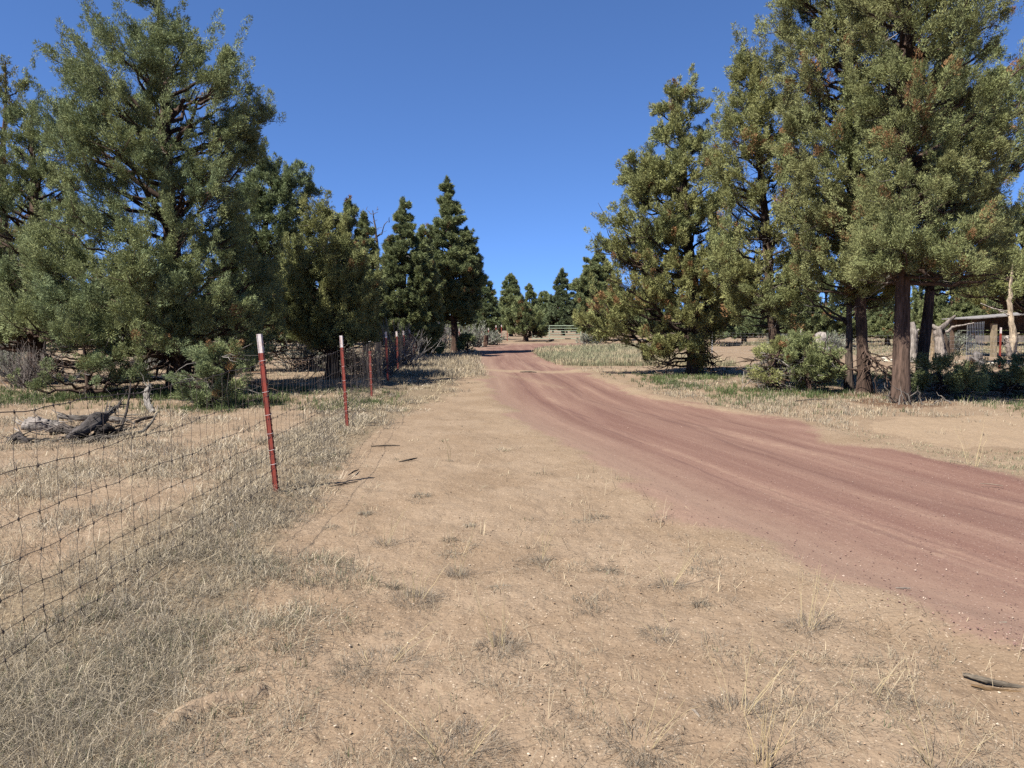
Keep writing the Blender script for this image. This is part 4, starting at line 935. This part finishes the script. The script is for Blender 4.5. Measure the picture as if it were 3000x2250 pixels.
# the near left corner is thickest
x, y = scat(2600, 1.7, 5.2, lambda y: np.full_like(y, -2.45), lambda y: np.full_like(y, -.75), .8)
pr = sst(-.75, -1.35, x + .35 * (fbm(x * 2, y * 2, 2, 85) - .5) - (y - 3) * .12) * (.12 + 1.0 * sst(.42, .60, fbm(x * 2.3, y * 2.3, 3, 83)))
k = R.random(len(x)) < pr; x = x[k]; y = y[k]; n = len(x)
c = mixcol(n, GREYD, STRAW); dk = R.random(n) < .32; c[dk] = GREYB
dk = R.random(n) < .08; c[dk] = PALE; dk = R.random(n) < .3; c[dk] = GREYB * np.array((.95, 1.03, .95))
dry.put(x, y, 15, R.uniform(.035, .15, n), .0014, c, R.uniform(.6, 3.2, n), .11)
kk = R.random(n) < .26; grn.put(x[kk], y[kk], 9, R.uniform(.03, .09, kk.sum()), .0028, mixcol(kk.sum(), GREEN, SAGEG), R.uniform(.2, 1., kk.sum()), .05)
# the field behind the fence
x, y = scat(26000, 2.6, 44, lambda y: -infr(y) - .5, lambda y: fence_x(y) - .2, .6)
pr = .65 * sst(.46, .62, fbm(x * 1.1, y * 1.1, 4, 91)) + .08 + .25 * sst(12, 30, y)
k = R.random(len(x)) < pr; x = x[k]; y = y[k]; n = len(x)
c = mixcol(n, GREYD, STRAW); dk = R.random(n) < .25; c[dk] = GREYB
dk = R.random(n) < .15; c[dk] = PALE
dry.put(x, y, 10, R.uniform(.04, .19, n), .0016, c, R.uniform(.4, 2.6, n), .11)
# tan shoulder: low scraps and a few clumps
x, y = scat(6500, 1.7, 14, lambda y: fence_x(y) + .5, lambda y: np.interp(y, LE[:, 1], LE[:, 0]) - .05, 1.2)
nzv = fbm(x * 1.5, y * 1.5, 3, 95); pr = np.interp(y, [2, 3.5, 5, 8, 14], [.75, .42, .16, .05, .03]) * (.08 + 1.5 * sst(.50, .66, nzv))
k = (R.random(len(x)) < pr) & (abs(x) < infr(y)); x = x[k]; y = y[k]; n = len(x)
c = mixcol(n, GREYD, STRAW); dk = R.random(n) < .38; c[dk] = GREYB
dry.put(x, y, 14, R.uniform(.02, .10, n), .0013, c, R.uniform(.8, 3.2, n), .07)
kk = R.random(n) < .14; grn.put(x[kk], y[kk], 6, R.uniform(.02, .06, kk.sum()), .0024, mixcol(kk.sum(), GREEN, SAGEG), R.uniform(.2, 1., kk.sum()), .04)
# low grey dead clumps scattered over the bare soil
n = 150; x, y = scat(n, 1.9, 9, lambda y: fence_x(y) + .35, lambda y: np.interp(y, LE[:, 1], LE[:, 0]) - .1, 1.5)
k = R.random(n) < .3 + .7 * sst(.45, .6, fbm(x * 1.2, y * 1.2, 2, 120)); x = x[k]; y = y[k]; n = len(x)
dry.put(x, y, 90, R.uniform(.025, .075, n), .0014, mixcol(n, GREYB * .8, GREYD * .9), R.uniform(.8, 2.6, n), R.uniform(.02, .11, n))
dry.put(x, y, 5, R.uniform(.08, .26, n), .0014, mixcol(n, STRAW * .8, STRAW * 1.1), R.uniform(.2, 1.2, n), .03)
# fallen straws lying about
n = 700; x, y = scat(n, 1.8, 9, lambda y: fence_x(y) - .8, lambda y: np.interp(y, LE[:, 1], LE[:, 0]) + .2, 1.2)
dry.put(x, y, 1, R.uniform(.06, .26, n), .0016, mixcol(n, STRAW * .8, STRAW * 1.2), np.full(n, 1.75), .01)
n = 5200; x, y = scat(n, 1.8, 13, lambda y: fence_x(y) - 1.5, lambda y: np.interp(y, LE[:, 1], LE[:, 0]) + .1, 1.1)
k = R.random(n) < .25 + .75 * sst(.45, .6, fbm(x * 1.7, y * 1.7, 2, 99)); x = x[k]; y = y[k]; n = len(x)
dry.put(x, y, 1, R.uniform(.012, .06, n), .0032, mixcol(n, GREYB * .55, GREYB * 1.3), np.full(n, 1.75), .02)
# right of the road, up to the trees
x, y = scat(15000, 11, 30, lambda y: np.interp(y, RE[:, 1], RE[:, 0]) - .1, lambda y: infr(y) + 1, .5)
e, _, _ = road_e(x, y); sd = inpoly(x, y, SANDP)
pr = sst(.1, -.9, e) * (.12 + .75 * sst(.42, .62, fbm(x * .8, y * .8, 3, 97))) * np.where(sd, .05, 1) * np.where((y < 15.2) & (x > 5), .35, 1.)
k = R.random(len(x)) < pr; x = x[k]; y = y[k]; n = len(x)
g_ = R.random(n) < sst(.48, .62, fbm(x * .5, y * .5, 2, 98)) * .6 * sst(13, 17, y)
xx, yy = x[~g_], y[~g_]; dry.put(xx, yy, 8, R.uniform(.05, .16, len(xx)), .003, mixcol(len(xx), STRAW, GREYD), R.uniform(.2, 1.2, len(xx)), .08)
xx, yy = x[g_], y[g_]; grn.put(xx, yy, 9, R.uniform(.06, .17, len(xx)), .004, mixcol(len(xx), GREEN, SAGEG), R.uniform(.1, .8, len(xx)), .08)
# thin strip between the sandy track and the road
x, y = scat(2600, 7.4, 11.5, lambda y: np.interp(y, RE[:, 1], RE[:, 0]) - .1, lambda y: infr(y) + .5, .6)
e, _, _ = road_e(x, y); k = (R.random(len(x)) < .5 * sst(.1, -.3, e) * sst(-2.2, -1.3, e)) & ~inpoly(x, y, SANDP); x = x[k]; y = y[k]; n = len(x)
dry.put(x, y, 7, R.uniform(.03, .09, n), .0024, mixcol(n, STRAW, SAGEG), R.uniform(.4, 1.6, n), .07)
# pale tall grass at the bend
x, y = scat(9000, 31, 60, lambda y: np.interp(y, RE[:, 1], RE[:, 0]) - .2, lambda y: np.interp(y, RE[:, 1], RE[:, 0]) + 7., .3)
e, _, _ = road_e(x, y); k = (e < .05) & (R.random(len(x)) < .9); x = x[k]; y = y[k]; n = len(x)
c = mixcol(n, STRAW * 1.12, SAGEG * 1.3, np.clip(R.random((n, 1)) * .7 + .5 * sst(.45, .6, fbm(x * .4, y * .4, 2, 101))[:, None] - .2, 0, 1))
dry.put(x, y, 9, R.uniform(.15, .42, n), .005, c, R.uniform(.1, .7, n), .2)
x, y = scat(3000, 24, 60, lambda y: fence_x(y) - 1, lambda y: np.interp(y, LE[:, 1], LE[:, 0]) + .1, .5)
n = len(x); dry.put(x, y, 8, R.uniform(.10, .28, n), .005, mixcol(n, STRAW, GREYD), R.uniform(.1, .9, n), .14)
# paddock on the right: short dull grass far back
x, y = scat(5000, 42, 75, lambda y: .32 * y, lambda y: .75 * y, .3); n = len(x)
dry.put(x, y, 7, R.uniform(.08, .22, n), .006, mixcol(n, STRAW, SAGEG), R.uniform(.2, 1, n), .3)
# shaded green grass under the trees
LG = [G(*p) for p in ((-500, 1150), (300, 1138), (900, 1135), (1120, 1150), (1200, 1185), (1000, 1200), (640, 1205), (250, 1195), (-500, 1215))]
RG = [G(*p) for p in ((1900, 1108), (2200, 1096), (2600, 1100), (3300, 1090), (3400, 1240), (2960, 1215), (2790, 1170), (2400, 1166), (2200, 1180), (1900, 1130))]
for poly, n0 in ((LG, 9000), (RG, 11000)):
    px_ = [p[0] for p in poly]; py_ = [p[1] for p in poly]
    x = R.uniform(min(px_), max(px_), n0); y = R.uniform(min(py_), max(py_), n0)
    k = inpoly(x + (R.random(n0) - .5) * .8, y + (R.random(n0) - .5) * 1.4, poly) & (R.random(n0) < .10 + .8 * sst(.42, .62, fbm(x * .7, y * .7, 3, 105))) & (abs(x) < infr(y) + 1)
    x = x[k]; y = y[k]; n = len(x)
    grn.put(x, y, 11, R.uniform(.07, .20, n), .0045, mixcol(n, GREEN, GREEN * 1.6 + .01), R.uniform(.1, .8, n), .10)
dry.build('dry_grass'); grn.build('green_grass')
# standing clumps one can tell apart
def clump(label, px, py, h, n_st, lean, base_n=70, width=.10, straw=(.42, .34, .20), fan=None):
    x, y = G(px, py); b0 = np.array([x, y, hz1(x, y)])
    A = Acc(); p1 = b0[None]
    V, q, t, c = blades(np.repeat(p1, 1, 0), base_n * 3, np.array([max(.05, h * .22)]), .0014, np.array([GREYB * 1.25]), np.array([2.0]), sp=np.array([width]), jit=.5); A.add(V, T=t, Q=q, C=c)
    o = thing('grass_clump', label, 'grass clump', b0, 'dry grass clumps on the soil by the road')
    A.build('tuft', M_grass, o, b0)
    az = R.random(n_st) * 2 * PI; hh = h * R.uniform(.55, 1.05, n_st); ln = lean * R.uniform(.1, 1., n_st)
    if fan is not None: az = fan + R.normal(size=n_st) * .9
    s = np.linspace(0, 1, 6)[None, :, None]; dv = np.stack([np.cos(az) * ln, np.sin(az) * ln * .6, np.ones(n_st)], 1) * hh[:, None]
    P = b0 + np.stack([np.cos(az), np.sin(az), 0 * az], 1)[:, None] * width * .35 + dv[:, None] * s
    P += np.cumsum(R.normal(size=(n_st, 6, 3)) * .012, 1) * s; P[:, :, 2] -= (ln * hh)[:, None] * .25 * s[..., 0] ** 2
    A = Acc(); A.tubes(P, np.array([[.0014, .0013, .0012, .0010, .0008, .0005]]) * R.uniform(.7, 1.3, (n_st, 1)) * max(1, y / 4.2), 4, C=np.array(straw) * R.uniform(.8, 1.2, (n_st, 1)))
    A.build('stalks', M_grass, o, b0); return o
clump('fan of long straight straw stalks at the road edge, tallest in the lower right', 2362, 1842, .48, 9, .75, 60, .09, fan=.1)
clump('dark based clump with leaning stalks in the lower right, left of the bottom edge stalks', 2155, 2095, .36, 9, 1.0, 120, .12, fan=.3)
clump('cluster of tall straw stalks at the bottom edge under the split stick', 2760, 2262, .34, 10, .8, 40, .10)
clump('thick bunch of golden stalks at the bottom edge, right of the lower middle', 2235, 2250, .30, 16, .35, 60, .07, straw=(.44, .34, .19))
clump('small clump with slanting stalks near the road, upper middle of the soil', 1962, 1716, .34, 7, 1.1, 60, .08, fan=.3)
clump('grey bunch with one long bent stalk in the middle of the soil', 1340, 1684, .46, 3, .35, 60, .06)
clump('pair of thin stalks with a grey base at the middle right of the soil', 1582, 1640, .30, 4, .7, 50, .05, fan=.1)
clump('broad grey clump with pale stalks left of the middle', 1215, 1755, .30, 12, .7, 150, .14)
clump('grey clump beneath the broad grey clump, with several upright stalks', 1465, 1900, .36, 9, .5, 120, .10)
clump('big grey green clump at the bottom edge of the picture', 1330, 2210, .28, 12, 1.0, 260, .20)
clump('bushy grey green clump at the bottom edge with two crossing stalks', 1880, 2180, .30, 6, 1.0, 150, .13)
clump('lone straw clump left of the bare soil, near the fence strip', 1130, 1595, .34, 5, .5, 60, .08)
clump('flattened grey clump with a few straws in the lower left of the soil', 1120, 1950, .24, 8, 1.4, 190, .20)
clump('short dark grey clump with no long stalks, right of the middle', 1930, 1860, .14, 3, 1.2, 110, .09)
clump('low grey clump left of the split stick', 2540, 2040, .18, 5, 1.2, 150, .13)
clump('straw clump beside the sandy track at the right edge', 2850, 1372, .5, 7, .9, 60, .14)
clump('single pair of leaning straws on the soil below the second post', 1318, 1356, .34, 2, .8, 16, .03)
# ------------------------------------------------------------------ pebbles and clods
def pebbles(name, n, y0, y1, fx0, fx1, smin, smax, cols, pw=1.2, keep=None):
    x, y = scat(n, y0, y1, fx0, fx1, pw)
    if keep is not None: k = keep(x, y); x = x[k]; y = y[k]
    n = len(x); e, _, u = road_e(x, y)
    ico = np.array([[0, 0, 1], [.9, 0, .2], [.28, .86, .15], [-.73, .53, .2], [-.73, -.53, .1], [.28, -.86, .2], [.5, .5, -.7], [-.6, 0, -.7], [.4, -.5, -.7]])
    T = np.array([[0, 1, 2], [0, 2, 3], [0, 3, 4], [0, 4, 5], [0, 5, 1], [1, 6, 2], [2, 6, 7], [2, 7, 3], [3, 7, 4], [4, 7, 8], [4, 8, 5], [5, 8, 1], [1, 8, 6]])
    s = smin + (smax - smin) * R.random(n) ** 3
    sc = s[:, None, None] * R.uniform(.6, 1.2, (n, 1, 3)) * np.array([1, 1, .7])
    W = (ico[None] + R.normal(size=(n, 9, 3)) * .14) * sc
    a = R.random(n) * 6.28; ca, sa = np.cos(a)[:, None], np.sin(a)[:, None]
    W = np.stack([W[..., 0] * ca - W[..., 1] * sa, W[..., 0] * sa + W[..., 1] * ca, W[..., 2]], -1)
    near = 1.
    z = hz(x, y) + .05 * (fbm(x * 1.6, y * 1.6, 3, 61) - .5) * np.where(e > 0, .3, 1) + .03 * (fbm(x * 7, y * 7, 3, 62) - .5) * np.where(e > 0, .25, 1) - .04 * sst(-.3, .8, e) + .035 * np.exp(-(e / .35) ** 2) + .006
    W += np.stack([x, y, z], 1)[:, None]
    cols = np.array(cols); c = cols[R.integers(0, len(cols), n)] * R.uniform(.75, 1.2, (n, 1))
    m = mk(name, W.reshape(-1, 3), [(np.arange(n)[:, None, None] * 9 + T[None]).reshape(-1, 3)], M_peb, col=np.repeat(c, 9, 0))
    return tag(m, kind='stuff')
SO = [(.34, .235, .15), (.40, .28, .18), (.30, .205, .13), (.45, .33, .22), (.24, .16, .105), (.62, .50, .37)]
pebbles('soil_clods', 6000, 1.8, 13, lambda y: -infr(y), lambda y: np.interp(y, LE[:, 1], LE[:, 0]), .0015, .0095, SO, 1.2)
RO = [(.28, .17, .14), (.24, .14, .115), (.36, .22, .18), (.20, .12, .10), (.60, .46, .36), (.33, .2, .16)]
pebbles('road_gravel', 5000, 3.0, 26, lambda y: np.interp(y, LE[:, 1], LE[:, 0]) - .2, lambda y: np.minimum(np.interp(y, RE[:, 1], RE[:, 0]), infr(y)), .0015, .008, RO, 1.0)
RU = [(.55, .46, .33), (.62, .54, .40), (.46, .38, .27), (.66, .60, .50)]
pebbles('pale_rubble', 900, 31, 38, lambda y: .46 * y, lambda y: .70 * y, .03, .13, RU, .3, keep=lambda x, y: abs(y - (36.5 - (x / y - .46) * 18)) < 1.1 + .8 * R.normal(size=len(x)))
